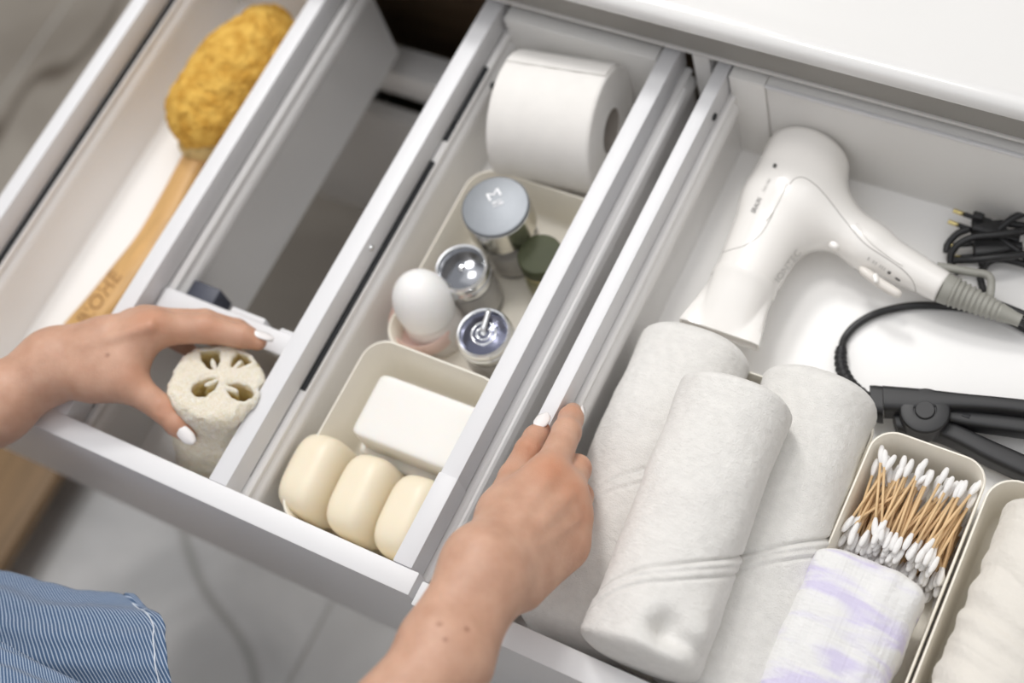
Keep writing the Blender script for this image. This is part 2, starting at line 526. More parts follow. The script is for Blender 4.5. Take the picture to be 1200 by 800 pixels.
def loofah_mat():
    m, t, b = nt('pale_loofah_fibre')
    N, L = t.nodes, t.links
    tc = N.new('ShaderNodeTexCoord')
    n0 = N.new('ShaderNodeTexNoise'); n0.inputs['Scale'].default_value = 160; n0.inputs['Detail'].default_value = 3; n0.inputs['Distortion'].default_value = 2.5
    n1 = N.new('ShaderNodeTexNoise'); n1.inputs['Scale'].default_value = 420; n1.inputs['Detail'].default_value = 3; n1.inputs['Distortion'].default_value = 3
    for x in (n0, n1): L.new(tc.outputs['Object'], x.inputs['Vector'])
    at = N.new('ShaderNodeAttribute'); at.attribute_name = 'inner'
    cr = N.new('ShaderNodeValToRGB')
    e = cr.color_ramp.elements
    e[0].position = .34; e[0].color = (.74, .65, .48, 1)
    e[1].position = .60; e[1].color = (.86, .82, .73, 1)
    L.new(n1.outputs['Fac'], cr.inputs[0])
    mx = N.new('ShaderNodeMix'); mx.data_type = 'RGBA'; mx.blend_type = 'MIX'
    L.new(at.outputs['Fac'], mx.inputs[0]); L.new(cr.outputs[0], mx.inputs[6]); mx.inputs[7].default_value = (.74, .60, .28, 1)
    L.new(mx.outputs[2], b.inputs['Base Color'])
    ad = N.new('ShaderNodeMath'); ad.operation = 'ADD'
    L.new(n0.outputs['Fac'], ad.inputs[0]); L.new(n1.outputs['Fac'], ad.inputs[1])
    bp = N.new('ShaderNodeBump'); bp.inputs['Strength'].default_value = .6; bp.inputs['Distance'].default_value = .002
    L.new(ad.outputs[0], bp.inputs['Height']); L.new(bp.outputs[0], b.inputs['Normal'])
    b.inputs['Roughness'].default_value = .9; b.inputs['Specular IOR Level'].default_value = .2
    b.inputs['Subsurface Weight'].default_value = .5; b.inputs['Subsurface Scale'].default_value = .012; b.inputs['Subsurface Radius'].default_value = (1, .8, .5)
    return m
M['loofah'] = loofah_mat()
def muslin_mat():
    m, t, b = nt('white_muslin_with_lilac')
    N, L = t.nodes, t.links
    tc = N.new('ShaderNodeTexCoord')
    mp = N.new('ShaderNodeMapping'); mp.inputs['Scale'].default_value = (9, 36, 14); mp.inputs['Rotation'].default_value = (0, 0, .12)
    L.new(tc.outputs['Object'], mp.inputs[0])
    n = N.new('ShaderNodeTexNoise'); n.inputs['Scale'].default_value = 1.9; n.inputs['Detail'].default_value = 2; n.inputs['Distortion'].default_value = .5
    L.new(mp.outputs[0], n.inputs['Vector'])
    cr = N.new('ShaderNodeValToRGB')
    e = cr.color_ramp.elements
    e[0].position = .46; e[0].color = (.78, .775, .765, 1)
    e[1].position = .66; e[1].color = (.64, .60, .76, 1)
    k = e.new(.56); k.color = (.735, .72, .775, 1)
    L.new(n.outputs['Fac'], cr.inputs[0]); L.new(cr.outputs[0], b.inputs['Base Color'])
    m2 = N.new('ShaderNodeMapping'); m2.inputs['Scale'].default_value = (330, 16, 60); m2.inputs['Rotation'].default_value = (0, 0, .1)
    L.new(tc.outputs['Object'], m2.inputs[0])
    w = N.new('ShaderNodeTexNoise'); w.inputs['Scale'].default_value = 1; w.inputs['Detail'].default_value = 3
    L.new(m2.outputs[0], w.inputs['Vector'])
    bp = N.new('ShaderNodeBump'); bp.inputs['Strength'].default_value = .6; bp.inputs['Distance'].default_value = .0015
    L.new(w.outputs['Fac'], bp.inputs['Height']); L.new(bp.outputs[0], b.inputs['Normal'])
    b.inputs['Roughness'].default_value = .95; b.inputs['Specular IOR Level'].default_value = .15
    return m
M['muslin'] = muslin_mat()

# ------------------------------------------------------------------ the setting
FZ = -0.62
fl = empty('floor', (0, 0, FZ)); tag(fl, kind='structure', label='grey marble tiled bathroom floor')
rbox('grout_bed', (-1.78, 1.88), (-2.28, 1.7), (FZ - .05, FZ - .002), M['grout'], fl, 0)
gx = U(375, 732, FZ)[0]
T9 = 0.9
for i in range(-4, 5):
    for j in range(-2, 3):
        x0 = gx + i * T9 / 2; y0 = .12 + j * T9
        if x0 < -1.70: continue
        rbox('tile', (x0 + .002, x0 + T9 / 2 - .002), (y0 + .002, y0 + T9 - .002), (FZ - .012, FZ), M['marble_warm_shaded'] if (j >= 0 or i < -2) else M['marble'], fl, .001, 1)  # warm tiles are darkened too: shade beneath the vanity is in their colour

wm = mat('pale_wall_plaster', (.58, .56, .53), .7, .04, 3)
for n_, x_, y_ in (('wall_left', (-1.78, -1.70), (-2.2, 1.70)), ('wall_right', (1.80, 1.88), (-2.2, 1.70)), ('wall_back', (-1.78, 1.88), (1.62, 1.70)), ('wall_front', (-1.78, 1.88), (-2.28, -2.2))):
    tag(rbox(n_, x_, y_, (FZ, 1.95), wm, None, 0), kind='structure')

# the oak step on the floor
wx = UX(64, 557, -.72)[0]
st = empty('wooden_step', (-.97, -.15, FZ)); tag(st, 'oiled oak wooden step standing on grey floor beside the drawer front', 'step')
sz = -.53
ex = U(64, 557, sz)[0]
for k in range(3):
    rbox('plank', (ex - .145 * (k + 1) + .003, ex - .145 * k), (-.75, .16), (sz - .022, sz), M['floor_wood'], st, .003)
for yy in (-.66, .07):
    rbox('support', (ex - .42, ex - .015), (yy - .015, yy + .015), (FZ, sz - .022), M['floor_wood'], st, .002)

# ------------------------------------------------------------------ vanity cabinet with its drawers
cab = empty('vanity_cabinet', (.05, .75, -.55))
tag(cab, 'white vanity cabinet with its top drawers pulled open under glossy white top', 'cabinet')
body = empty('body', (.05, .75, -.3), cab)
FY = .500
XL, XR = -.552, .83
rbox('front_rail', (XL, XR), (FY + .001, FY + .018), (.012, .054), M['rail_grey'], body, .001)
rbox('rail_edge', (XL, XR), (FY - .0005, FY + .018), (.008, .0118), M['cabinet'], body, .0005)
rbox('side_panel', (XL - .0, XL + .016), (FY + .002, 1.0), (-.515, .048), M['cabinet'], body, .001)
rbox('side_panel', (XR - .016, XR), (FY + .002, 1.0), (-.515, .048), M['cabinet'], body, .001)
rbox('divider', (.0265, .0425), (FY + .004, 1.0), (-.19, .010), M['back_white'], body, .001)
rbox('back_panel', (XL + .016, XR - .016), (.985, 1.0), (-.515, .048), M['cab_dark'], body, 0)
rbox('inner_board', (XL + .016, .026), (.60, .615), (-.30, -.10), M['cab_brown'], body, .001)
rbox('base_panel', (XL + .016, XR - .016), (FY + .004, .985), (-.515, -.497), M['cab_dark'], body, .001)
rbox('cross_bar', (XL + .016, .026), (.508, .545), (-.238, -.192), M['metal_side'], body, .004)
pipe = tube('drain_pipe', [(-.245, .74, .04), (-.245, .74, -.1), (-.245, .76, -.2), (-.245, .86, -.23), (-.245, .98, -.23)], .022, M['black_plastic'], body, 40, 16)
ld = rbox('drawer', (XL, .0252), (FY - .018, FY), (-.510, -.246), M['cabinet'], cab, .0015)
rbox('drawer', (.0282, XR), (FY - .018, FY), (-.510, -.246), M['cabinet'], cab, .0015)

def wall_profile(xa, xb, left_lip, right_lip, zb=-.149):
    """Metal drawer side under its white top bar: rounded shoulders on both faces."""
    L_ = []
    def side(x, s):
        return [(x, -.0285), (x + s * .0035, -.0285), (x + s * .0055, -.0305), (x + s * .0055, -.0335), (x + s * .0035, -.0355), (x + s * .0035, -.039),
                (x + s * .006, -.0415), (x + s * .0075, -.0455), (x + s * .0075, -.0515), (x + s * .006, -.057), (x + s * .0045, -.061), (x + s * .0045, zb)]
    r = side(xb, 1 if right_lip else .01)
    l = side(xa, -1 if left_lip else -.01)
    return r + l[::-1]
def wall(dr, xa, xb, y0, y1, zb=-.149, slots=(), lip=True, face=1):
    rbox('top_rail', (xa, xb), (y0, y1), (-.0262, 0), M['rail_white'], dr, .0007)
    prism_y('side_panel', wall_profile(xa, xb, lip, True, zb), y0 + .001, y1 - .002, M['metal_side'], dr)
    for (s0, s1, z0, z1) in slots:
        x = xb if face > 0 else xa
        rbox('slot', (x - .004, x + .0042), (s0, s1), (z0, z1), M['slot'], dr, .0008)
    rbox('slot', (xa + .001, xb - .001), (y0 + .02, y1 - .02), (-.0287, -.0260), M['slot'], dr, 0)

# the drawer cut out round the plumbing
ud = empty('drawer', (-.25, .25, -.15), cab)
ud['label'] = 'white drawer cut out in a U round the plumbing'
F1L, F1R = -.552, .0236
rbox('drawer_front', (F1L, F1R), (-.0192, 0), (-.2325, 0), M['lacquer'], ud, .0012)
L1 = (-.526, -.5100); L2 = (-.3472, -.3308); L3 = (-.1785, -.1610); L4 = (0.0, .0158)
YB = .511
wall(ud, *L1, 0, YB, slots=[(.01, .50, -.0345, -.0262)])
wall(ud, *L2, 0, YB, slots=[(.153, .272, -.0345, -.0290)])
wall(ud, *L3, 0, YB, slots=[(.388, .452, -.0350, -.0262), (.368, .388, -.0330, -.0275), (.105, .345, -.0320, -.0268)])
wall(ud, *L4, 0, YB, lip=False)
rbox('rail_cap', (L4[0] - .0008, L4[1] + .0006), (.0002, .0785), (-.027, .0012), M['rail_white'], ud, .001)
# lower runner lip on the outer face, seen between the two drawers
prism_y('runner', [(.0165, -.031), (.0235, -.0315), (.0252, -.034), (.0252, -.041), (.0225, -.043), (.0165, -.043)], .004, .49, M['metal_side'], ud)
for n_, (a, b) in (('left', (L1[1], L2[0])), ('right', (L3[1], L4[0]))):
    rbox('bottom_panel', (a - .002, b + .002), (0, YB - .016), (-.131, -.113), M['drawer_floor'], ud, 0)
    rbox('back_panel', (a + .004, b - .004), (YB - .018, YB - .002), (-.113, -.006), M['back_white'], ud, .001)
rbox('bottom_panel', (L2[1] - .002, L3[0] + .002), (0, .130), (-.131, -.113), M['drawer_floor'], ud, 0)
# cross panel closing the front compartment, with its white clip cap
rbox('cross_panel', (L2[1] + .004, L3[0] - .004), (.127, .142), (-.149, -.032), M['metal_side'], ud, .001)
rbox('clip_cap', (L2[1] + .002, L3[0] - .001), (.1240, .1450), (-.032, -.0215), M['rail_white'], ud, .002)
rbox('clip', (-.258, -.222), (.1435, .1500), (-.037, -.0215), M['rail_white'], ud, .0015)
rbox('clip', (-.205, -.190), (.1435, .1480), (-.037, -.0220), M['rail_white'], ud, .0015)
rbox('bracket', (L2[1] + .003, -.294), (.1455, .168), (-.075, -.046), M['bracket'], ud, .002)
lathe('rail_screw', [(0, .001), (.003, .001), (.0035, 0), (.0035, -.002)], (L2[1] - .004, .505, -.045), M['slot'], ud, 16, axis=(1, 0, 0))
lathe('rail_screw', [(0, .0012), (.0030, .0012), (.0036, 0), (.0036, -.002)], (L3[1] + .0075, .445, -.045), M['slot'], ud, 16, axis=(1, 0, 0))
lathe('rail_screw', [(0, .0012), (.0022, .0012), (.003, 0), (.003, -.002)], (L3[1] + .0006, .241, -.012), M['chrome'], ud, 16, axis=(1, 0, 0))

# the drawer with the hair dryer and the towels
rd = empty('drawer', (.4, .25, -.15), cab)
rd['label'] = 'deep white drawer holding hair dryer, towels and cream boxes'
F2L, F2R = .0286, .81
rbox('drawer_front', (F2L, F2R), (-.0245, -.0045), (-.2325, 0), M['lacquer'], rd, .0012)
L5 = (.0508, .0636); L6 = (.772, .788)
wall(rd, *L5, -.0045, YB, lip=False)
wall(rd, *L6, -.0045, YB)
rbox('bottom_panel', (L5[1] - .002, L6[0] + .002), (-.0045, YB - .012), (-.131, -.113), M['drawer_floor'], rd, 0)
rbox('back_panel', (.0985, L6[0]), (.4955, .5115), (-.113, -.001), M['back_white'], rd, .0008)
rbox('back_bracket', (L5[1] + .0015, .0975), (.4935, .5105), (-.113, -.001), M['back_white'], rd, .001)
rbox('top_lip', (.0985, L6[0]), (.4925, .4955), (-.003, .0005), M['rail_white'], rd, .0005)
lathe('rail_screw', [(0, .0012), (.0030, .0012), (.0036, 0), (.0036, -.002)], (L5[1] + .0006, .462, -.018), M['slot'], rd, 16, axis=(1, 0, 0))

# ------------------------------------------------------------------ the basin top
ct = empty('washbasin_top', (.2, .75, .05))
tag(ct, 'glossy white washbasin top with rounded front edge above the drawers', 'countertop')
cp = [(.500, .0545), (.4905, .0548), (.4875, .0560), (.4862, .0585), (.4866, .0620), (.4885, .0660), (.492, .0688), (.497, .0700), (.504, .0699), (.512, .0688), (.522, .0680), (1.0, .0680), (1.0, .0545)]
prism_x('slab', cp, -.80, XR + .4, M['counter'], ct)  # left end runs on past the cabinet, unseen, added to shade the floor
# ------------------------------------------------------------------ bath brush
br = empty('bath_brush', U(150, 300, -.1)); tag(br, 'wooden bath brush with golden sponge head lying in the narrow drawer compartment', 'brush')
HP = [U(238, 172, -.078), U(226, 190, -.084), U(203, 235, -.088), U(176, 283, -.090), U(145, 324, -.090), U(116, 360, -.090), U(82, 400, -.092), U(62, 435, -.095), U(52, 455, -.098)]
HP = smooth_path(HP, 60)
hw = np.interp(np.linspace(0, 1, 60), [0, .12, .3, .5, .7, .88, .97, 1], [.0140, .0132, .0155, .0180, .0182, .0168, .0120, .004])
T_, S_, N_ = frames(HP)
R = []
for i in range(60):
    r = []
    for a in np.linspace(0, 2 * math.pi, 20, endpoint=False):
        c, s = math.cos(a), math.sin(a)
        r.append(HP[i] + hw[i] * math.copysign(abs(c) ** .8, c) * S_[i] + min(.0085, hw[i] * .8) * math.copysign(abs(s) ** .8, s) * N_[i])
    R.append(r)
hdl = rings('handle', R, M['handle_wood'], br)
sc1, sc2, sc3 = U(250, 122, -.060), U(284, 74, -.052), U(308, 52, -.055)
lz = np.array([0, 0, 1.])
d1 = (U(300, 50, -.055) - U(235, 160, -.06)); d1[2] = 0; d1 /= np.linalg.norm(d1)
s1 = np.cross(d1, lz)
def f_sponge(P):
    d = ell(P, sc1, [d1, s1, lz], (.052, .043, .040))
    d = smin(d, ell(P, sc2 - d1 * .008, [d1, s1, lz], (.046, .044, .042)), .018)
    d = smin(d, ell(P, sc3 + d1 * .000, [d1, s1, lz], (.042, .034, .036)), .012)
    d = d + .0018 * vnoise(P, 45) + .0010 * vnoise(P, 150) + .0010 * vnoise(P, 330)
    pore = vnoise(P, 260)
    d = d + .0022 * np.maximum(pore - .25, 0) * 2
    d = smax(d, -.108 - P[:, 2], .004)
    return np.maximum(d, P[:, 0] - (L2[0] - .010))
sdf_obj('sponge_head', f_sponge, np.minimum(sc1, sc3) - .085, np.maximum(sc1, sc3) + .085, .0022, M['sponge'], br)
def f_collar(P):
    return ell(P, U(234, 172, -.074), [d1, s1, lz], (.014, .022, .017)) + .002 * vnoise(P, 110)
sdf_obj('sponge_binding', f_collar, U(234, 172, -.074) - .03, U(234, 172, -.074) + .03, .0018, mat('pale_binding', (.55, .40, .17), .9, .2, 120, bump=.4, bscale=700), br)

# ------------------------------------------------------------------ writing put on surfaces
def text_verts(s, size=1.0):
    c = bpy.data.curves.new('writing', 'FONT')
    c.body = s; c.size = size; c.align_x = 'LEFT'; c.resolution_u = 3
    o = bpy.data.objects.new('writing', c)
    COL.objects.link(o)
    dg = bpy.context.evaluated_depsgraph_get()
    me = bpy.data.meshes.new_from_object(o.evaluated_get(dg))
    bpy.data.objects.remove(o)
    V = np.array([v.co[:] for v in me.vertices])
    F = [list(p.vertices) for p in me.polygons]
    return V, F
def bvh_of(objs):
    V, F = [], []
    for o in objs:
        b = len(V)
        w = WLOC[o.name]
        V += [v.co + w for v in o.data.vertices]
        F += [[b + i for i in p.vertices] for p in o.data.polygons]
    return BVHTree.FromPolygons(V, F)
def on_surface(tree, px, py, lift=.0004):
    d = Vector(ray(px, py)); d.normalize()
    h = tree.ray_cast(Vector(CAM_C), d)
    if h[0] is None: return None
    n = h[1] if h[1].dot(d) < 0 else -h[1]
    return h[0] + n * lift
def write(name, s, tree, p0, p1, height, m, parent, bold=0.0):
    """Flat lettering laid on a surface from p0 to p1."""
    V, F = text_verts(s)
    w = V[:, 0].max() - V[:, 0].min()
    V[:, 0] -= V[:, 0].min()
    p0 = np.array(p0, float); p1 = np.array(p1, float)
    dx = (p1 - p0); ln = np.linalg.norm(dx); dx /= ln
    dy = np.array([dx[1], -dx[0]])
    hh = V[:, 1].max()
    out = []
    for v in V:
        q = p0 + dx * v[0] / w * ln + dy * v[1] / hh * height
        h = on_surface(tree, *q)
        if h is None:
            print('LETTERING MISSES', name, q)
            return None
        out.append(h)
    return put(name, mesh_py(name, out, F), m, parent, False)
write('burnt_lettering', 'BIOHE', bvh_of([hdl]), (102, 382), (143, 324), 15, M['burn'], hdl)

# ------------------------------------------------------------------ toilet roll
tr = empty('toilet_roll', (-.0765, .432, -.113)); tag(tr, 'white toilet roll lying on its side at the back of the drawer', 'toilet roll')
tc_ = np.array([-.0765, .4320, -.050]); ta = Vector((.985, .12, .02)).normalized(); TR, TL = .0590, .0490
prof = [(TR - .003, -TL), (TR - .0007, -TL + .0012), (TR, -TL + .004)] + [(TR + .0004 * math.sin(i * 1.7), -TL + .004 + (2 * TL - .008) * i / 14) for i in range(1, 14)] + [(TR, TL - .004), (TR - .0007, TL - .0012), (TR - .003, TL)]
prof += [(TR - .003 - (TR - .0235) * i / 10, TL - (.0006 if i % 2 else 0)) for i in range(1, 10)] + [(.0212, TL), (.0208, TL - .002), (.0208, -TL + .002), (.0212, -TL)]
q = Vector((0, 0, 1)).rotation_difference(ta)
def ring_of(prof, c, q, seg):
    return [[Vector(c) + q @ Vector((r * math.cos(t), r * math.sin(t), z)) for t in [2 * math.pi * i / seg for i in range(seg)]] for r, z in prof]
o = rings('paper', ring_of(prof, tc_, q, 72), M['paper'], tr, loop=True); sharp(o, 50)
o = rings('cardboard_core', ring_of([(.0207, -TL + .001), (.0207, TL - .001), (.0196, TL - .001), (.0196, -TL + .001)], tc_, q, 40), M['card'], tr, loop=True); sharp(o, 50)
# loose end of the sheet
R = []
for x in np.linspace(-TL + .002, TL - .002, 24):
    R.append([Vector(tc_) + q @ Vector(((TR + .0011 - .0009 * k / 5) * math.cos(a), (TR + .0011 - .0009 * k / 5) * math.sin(a), x)) for k, a in enumerate(np.linspace(2.95, 2.25, 6))])
rings('loose_sheet', R, M['paper'], tr, close=False, cap0=False, cap1=False)

# ------------------------------------------------------------------ cream trays in the right compartment
DZ = -.113
t1 = tray('cosmetics_tray', -.1365, -.0020, .1800, .3720, DZ, -.060, .024, M['cream'])
tag(t1, 'open cream tray holding cosmetic jars, behind the soap tray', 'tray')
t2 = tray('soap_tray', -.1345, -.0020, .0035, .1785, DZ, -.042, .022, M['cream2'])
tag(t2, 'open cream tray holding soaps, beside the drawer front', 'tray')
ZB = DZ + .0032

def thing(name, label, cat, loc, group=None):
    return tag(empty(name, loc), label, cat, group)
# big jar with a satin steel lid
c = U(580, 241, -.022); c[2] = 0
j = thing('cosmetic_jar', 'large cosmetic jar with wide satin steel lid marked by a pale monogram', 'jar', (c[0], c[1], ZB))
lathe('jar_body', [(0, ZB), (.024, ZB), (.0262, ZB + .002), (.0268, ZB + .006), (.0268, ZB + .034), (.026, ZB + .036), (0, ZB + .036)], (c[0], c[1], 0), M['glass'], j, 48)
lathe('jar_filling', [(0, ZB + .004), (.022, ZB + .004), (.0235, ZB + .007), (.0235, ZB + .032), (0, ZB + .032)], (c[0], c[1], 0), mat('cream_filling', (.78, .75, .70), .6, .02, 30), j, 40)
lid = lathe('lid', [(0, -.0220), (.0285, -.0220), (.0296, -.0224), (.0302, -.0234), (.0302, -.0550), (.0296, -.0565), (.026, -.0565), (0, -.056)], (c[0], c[1], 0), M['satin'], j, 64)
lathe('lid_band', [(.0298, -.0262), (.0305, -.0266), (.0305, -.0535), (.0298, -.0540)], (c[0], c[1], 0), mat('brushed_bright_steel', (.66, .64, .58), .24, .04, 60, metal=1.0), lid, 64)
bt = bvh_of([lid])
pale = mat('pale_metal_print', (.86, .86, .88), .5, .02, 40)
write('monogram', 'M', bt, (574, 236), (588, 228), 9, pale, lid)
write('monogram_line', 'S', bt, (578, 243), (591, 238), 6, pale, lid)
# jar with clear rim and mirror lid
def clear_jar(c, r, top, label, stem=False):
    j = thing('cosmetic_jar', label, 'jar', (c[0], c[1], ZB))
    lathe('jar_body', [(0, ZB), (r * .92, ZB), (r * .99, ZB + .003), (r, ZB + .008), (r, top - .020), (r * .97, top - .0185), (0, top - .0185)], (c[0], c[1], 0), M['glass'], j, 48)
    lathe('jar_filling', [(0, ZB + .005), (r * .8, ZB + .005), (r * .84, ZB + .009), (r * .84, top - .024), (0, top - .024)], (c[0], c[1], 0), mat('pearl_filling', (.74, .72, .70), .45, .02, 30), j, 40)
    lathe('lid_collar', [(r * .80, top - .018), (r * 1.0, top - .018), (r * 1.02, top - .0165), (r * 1.02, top - .010), (r * .98, top - .009), (r * .80, top - .009)], (c[0], c[1], 0), M['chrome'], j, 56)
    lathe('lid', [(0, top - .009), (r * .97, top - .009), (r * 1.00, top - .0075), (r * 1.00, top - .0035), (r * .97, top - .0010), (r * .92, top), (r * .87, top - .0004), (r * .83, top - .0022), (r * .80, top - .0045), (0, top - .0045)], (c[0], c[1], 0), mat('bright_chrome_rim', (.86, .87, .88), .16, .02, 30, metal=1.0), j, 56)
    disc = lathe('mirror_disc', [(0, top - .0026), (r * .78, top - .0026), (r * .81, top - .0031), (r * .81, top - .0075), (0, top - .0075)], (c[0], c[1], 0), mat('dark_mirror', (.20, .205, .22) if not stem else (.13, .135, .18), .12, .02, 30, metal=1.0, bump=.5 if stem else 0, bscale=160), j, 56)
    lathe('lid_boss', [(0, top + .0012), (r * .07, top + .001), (r * .11, top - .0002), (r * .12, top - .0026), (0, top - .0026)], (c[0], c[1], 0), M['chrome'], j, 24)
    return j
c = U(540, 313, -.044)
clear_jar(c, .0245, -.044, 'round cosmetic jar with smooth dark mirror lid and clear rim')
c = U(566, 389, -.044)
j = clear_jar(c, .0245, -.044, 'round cosmetic jar with rippled bluish lid and clear applicator stem', True)
e = U(573, 363, -.040)
tube('applicator', [Vector((c[0], c[1], -.0425)), Vector(e)], [.0026, .0020], M['chrome'], j, 8, 12)
for rr_ in (.0060, .0105):
    ra = [[(c[0] + (rr_ + .0009 * math.cos(b)) * math.cos(a), c[1] + (rr_ + .0009 * math.cos(b)) * math.sin(a), -.0466 + .0009 * math.sin(b)) for b in [math.pi * k / 4 for k in range(8)]] for a in [2 * math.pi * i / 40 for i in range(40)]]
    rings('swirl_ring', ra, M['chrome'], j, loop=True)
# olive jar
c = U(632, 297, -.050)
j = thing('cosmetic_jar', 'small cosmetic jar with olive green lid beside the drawer wall', 'jar', (c[0], c[1], ZB))
lathe('jar_body', [(0, ZB), (.0185, ZB), (.0205, ZB + .004), (.0215, ZB + .014), (.020, ZB + .030), (.018, ZB + .034), (0, ZB + .034)], (c[0], c[1], 0), M['glass_olive'], j, 40)
lathe('jar_filling', [(0, ZB + .003), (.016, ZB + .003), (.018, ZB + .012), (.016, ZB + .028), (0, ZB + .028)], (c[0], c[1], 0), mat('olive_filling', (.50, .48, .33), .5, .05, 30), j, 32)
lathe('collar', [(.014, -.0680), (.0196, -.0680), (.0200, -.0670), (.0200, -.0655), (.014, -.0655)], (c[0], c[1], 0), M['gold'], j, 40)
lathe('lid', [(0, -.0500), (.0172, -.0500), (.0192, -.0504), (.0200, -.0518), (.0200, -.0650), (0, -.0650)], (c[0], c[1], 0), mat('olive_lid', (.040, .047, .016), .62, .1, 50), j, 48)
# egg topped pot
c = U(500, 392, -.10); c[2] = ZB
j = thing('cosmetic_pot', 'white pot with domed egg shaped cap and pink base near soap tray', 'pot', c)
bx = np.array([-.1105, .2235, 0])
lathe('pot_body', [(0, ZB), (.024, ZB), (.0262, ZB + .003), (.0262, ZB + .030), (.0245, ZB + .038), (.022, ZB + .044), (0, ZB + .044)], (bx[0], bx[1], 0), mat('white_pot', (.80, .76, .73), .3, .02, 30), j, 48)
lathe('pink_base', [(.020, ZB + .018), (.0295, ZB + .0180), (.0308, ZB + .021), (.0306, ZB + .036), (.0295, ZB + .038), (.0280, ZB + .036), (.0270, ZB + .024)], (bx[0] - .0065, bx[1] - .0045, 0), mat('pink_plastic', (.80, .60, .54), .4, .04, 40), j, 48)
R = []
tilt = Vector((-.10, .10, 1)).normalized()
qq = Vector((0, 0, 1)).rotation_difference(tilt)
for k in range(28):
    t = k / 27
    z = .050 * t
    r = .0262 * (max(0, 1 - (max(0, t - .30) / .70) ** 2.1)) ** .52 if t > .3 else .0262 - .0012 * (1 - t / .3) ** 2
    R.append((max(r, .0003), z))
rings('egg_cap', [[Vector((bx[0], bx[1], ZB + .042)) + qq @ Vector((r * math.cos(a), r * math.sin(a), z)) for a in [2 * math.pi * i / 48 for i in range(48)]] for r, z in R], mat('satin_white_cap', (.87, .86, .85), .45, .01, 20, sss=.1), j)

# ------------------------------------------------------------------ soaps
def rounded_block(name, c, half, rot, m, e=.35, parent=None, n=24, tilt=None, wob=0):
    R = []
    for i in range(n + 1):
        v = -math.pi / 2 + math.pi * i / n
        r = []
        for k in range(2 * n):
            u = 2 * math.pi * k / (2 * n)
            s = lambda x: math.copysign(abs(x) ** e, x)
            p = Vector((half[0] * s(math.cos(v)) * s(math.cos(u)), half[1] * s(math.cos(v)) * s(math.sin(u)), half[2] * s(math.sin(v))))
            if i in (0, n): p = Vector((p.x * .02, p.y * .02, p.z))
            p = p * (1 + wob * noise.noise(p * 40))
            r.append(Vector(c) + rot @ p)
        R.append(r)
    return rings(name, R, m, parent)
rz = Matrix.Rotation(math.radians(-2), 3, 'Z')
o = rounded_block('soap_bar', (-.060, .116, -.0925), (.0520, .033, .0165), rz, M['soap_white'], .2)
tag(o, 'white block of soap lying underneath another block in the cream tray', 'soap')
o = rounded_block('soap_bar', (-.0565, .1205, -.0575), (.0520, .0295, .0175), Matrix.Rotation(math.radians(1), 3, 'Z'), M['soap_white'], .16)
tag(o, 'white rectangular soap block lying on top of another block', 'soap')
labs = ['cream oval soap farthest from white soap block, along the wall of tray', 'cream oval soap in the middle of a row of three', 'cream oval soap half hidden under the drawer rail']
for k, (px, py) in enumerate(((372, 566), (425, 594), (478, 622))):
    cc = U(px, py, -.062)
    rot = Matrix.Rotation(math.radians(3), 3, 'Z') @ Matrix.Rotation(math.radians(-12), 3, 'Y')
    o = rounded_block("oval_soap", (cc[0], .0475, -.067 - .002 * k), (.0215, .0360, .034), rot, M['soap_cream'], .58)
    tag(o, labs[k], 'soap', 'cream oval soaps standing in the tray')

# ------------------------------------------------------------------ loofah
la = np.array([.16, .33, .93]); la /= np.linalg.norm(la)
le1 = np.cross([0, 0, 1.], la); le1 = np.array([1., 0, 0]) - la * la[0]; le1 /= np.linalg.norm(le1)
le2 = np.cross(la, le1)
LT = U(254, 445, .012)
def loof_uv(px, py):
    d = ray(px, py); t = ((LT - CAM_C) @ la) / (d @ la)
    p = CAM_C + d * t - LT
    return p @ le1, p @ le2
holes = [loof_uv(247, 419), loof_uv(284, 419), loof_uv(241, 452), loof_uv(279, 457)]
LR, LH = .0405, .118
def f_loofah(P):
    q = P - LT.astype(np.float32)
    x, y, z = q @ le1, q @ le2, q @ la
    rad = LR + .0020 * np.clip(-z / .06, 0, 1) + .0010 * np.sin(5 * np.arctan2(y, x) + 20 * z)
    rr = np.sqrt(x * x + y * y)
    d = smax(rr - rad, np.abs(z + LH / 2) - LH / 2, .009)
    d = d + .0010 * vnoise(P, 130) + .0008 * vnoise(P, 330)
    for hx, hy in holes:
        a = math.atan2(hy, hx)
        u = (x - hx) * math.cos(a) + (y - hy) * math.sin(a)
        v = -(x - hx) * math.sin(a) + (y - hy) * math.cos(a)
        w = .0078 + .20 * u
        hd = np.sqrt((u / .0125) ** 2 + (v / np.clip(w, .003, .012)) ** 2) - 1
        hd = hd * .0062
        # a tongue of fibre stands out from the middle into each hole
        tg = np.sqrt(((u + .0065) / .0065) ** 2 + ((v + .001) / .0022) ** 2) - 1
        hd = np.maximum(hd, -tg * .0025)
        hd = np.maximum(np.maximum(hd, -.060 - z), rr - (rad - .0065))
        d = smax(d, -hd + .0008 * vnoise(P, 260), .0018)
    return np.maximum(d, np.minimum(P[:, 0] - (L3[0] - .0015), .0012 - P[:, 2]))
V, Q = implicit(f_loofah, LT - np.array([.085, .105, .15]), LT + np.array([.07, .07, .05]), .0011)
q = V - LT
x, y, z = q @ le1, q @ le2, q @ la
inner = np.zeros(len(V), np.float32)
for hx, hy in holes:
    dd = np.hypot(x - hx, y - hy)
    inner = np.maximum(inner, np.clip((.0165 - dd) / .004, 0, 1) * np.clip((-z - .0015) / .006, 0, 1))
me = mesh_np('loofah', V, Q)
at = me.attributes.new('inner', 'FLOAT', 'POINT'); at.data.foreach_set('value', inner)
lo = put('loofah', me, M['loofah'])
tag(lo, 'pale loofah cylinder with four holes held by a hand in the front compartment', 'loofah')
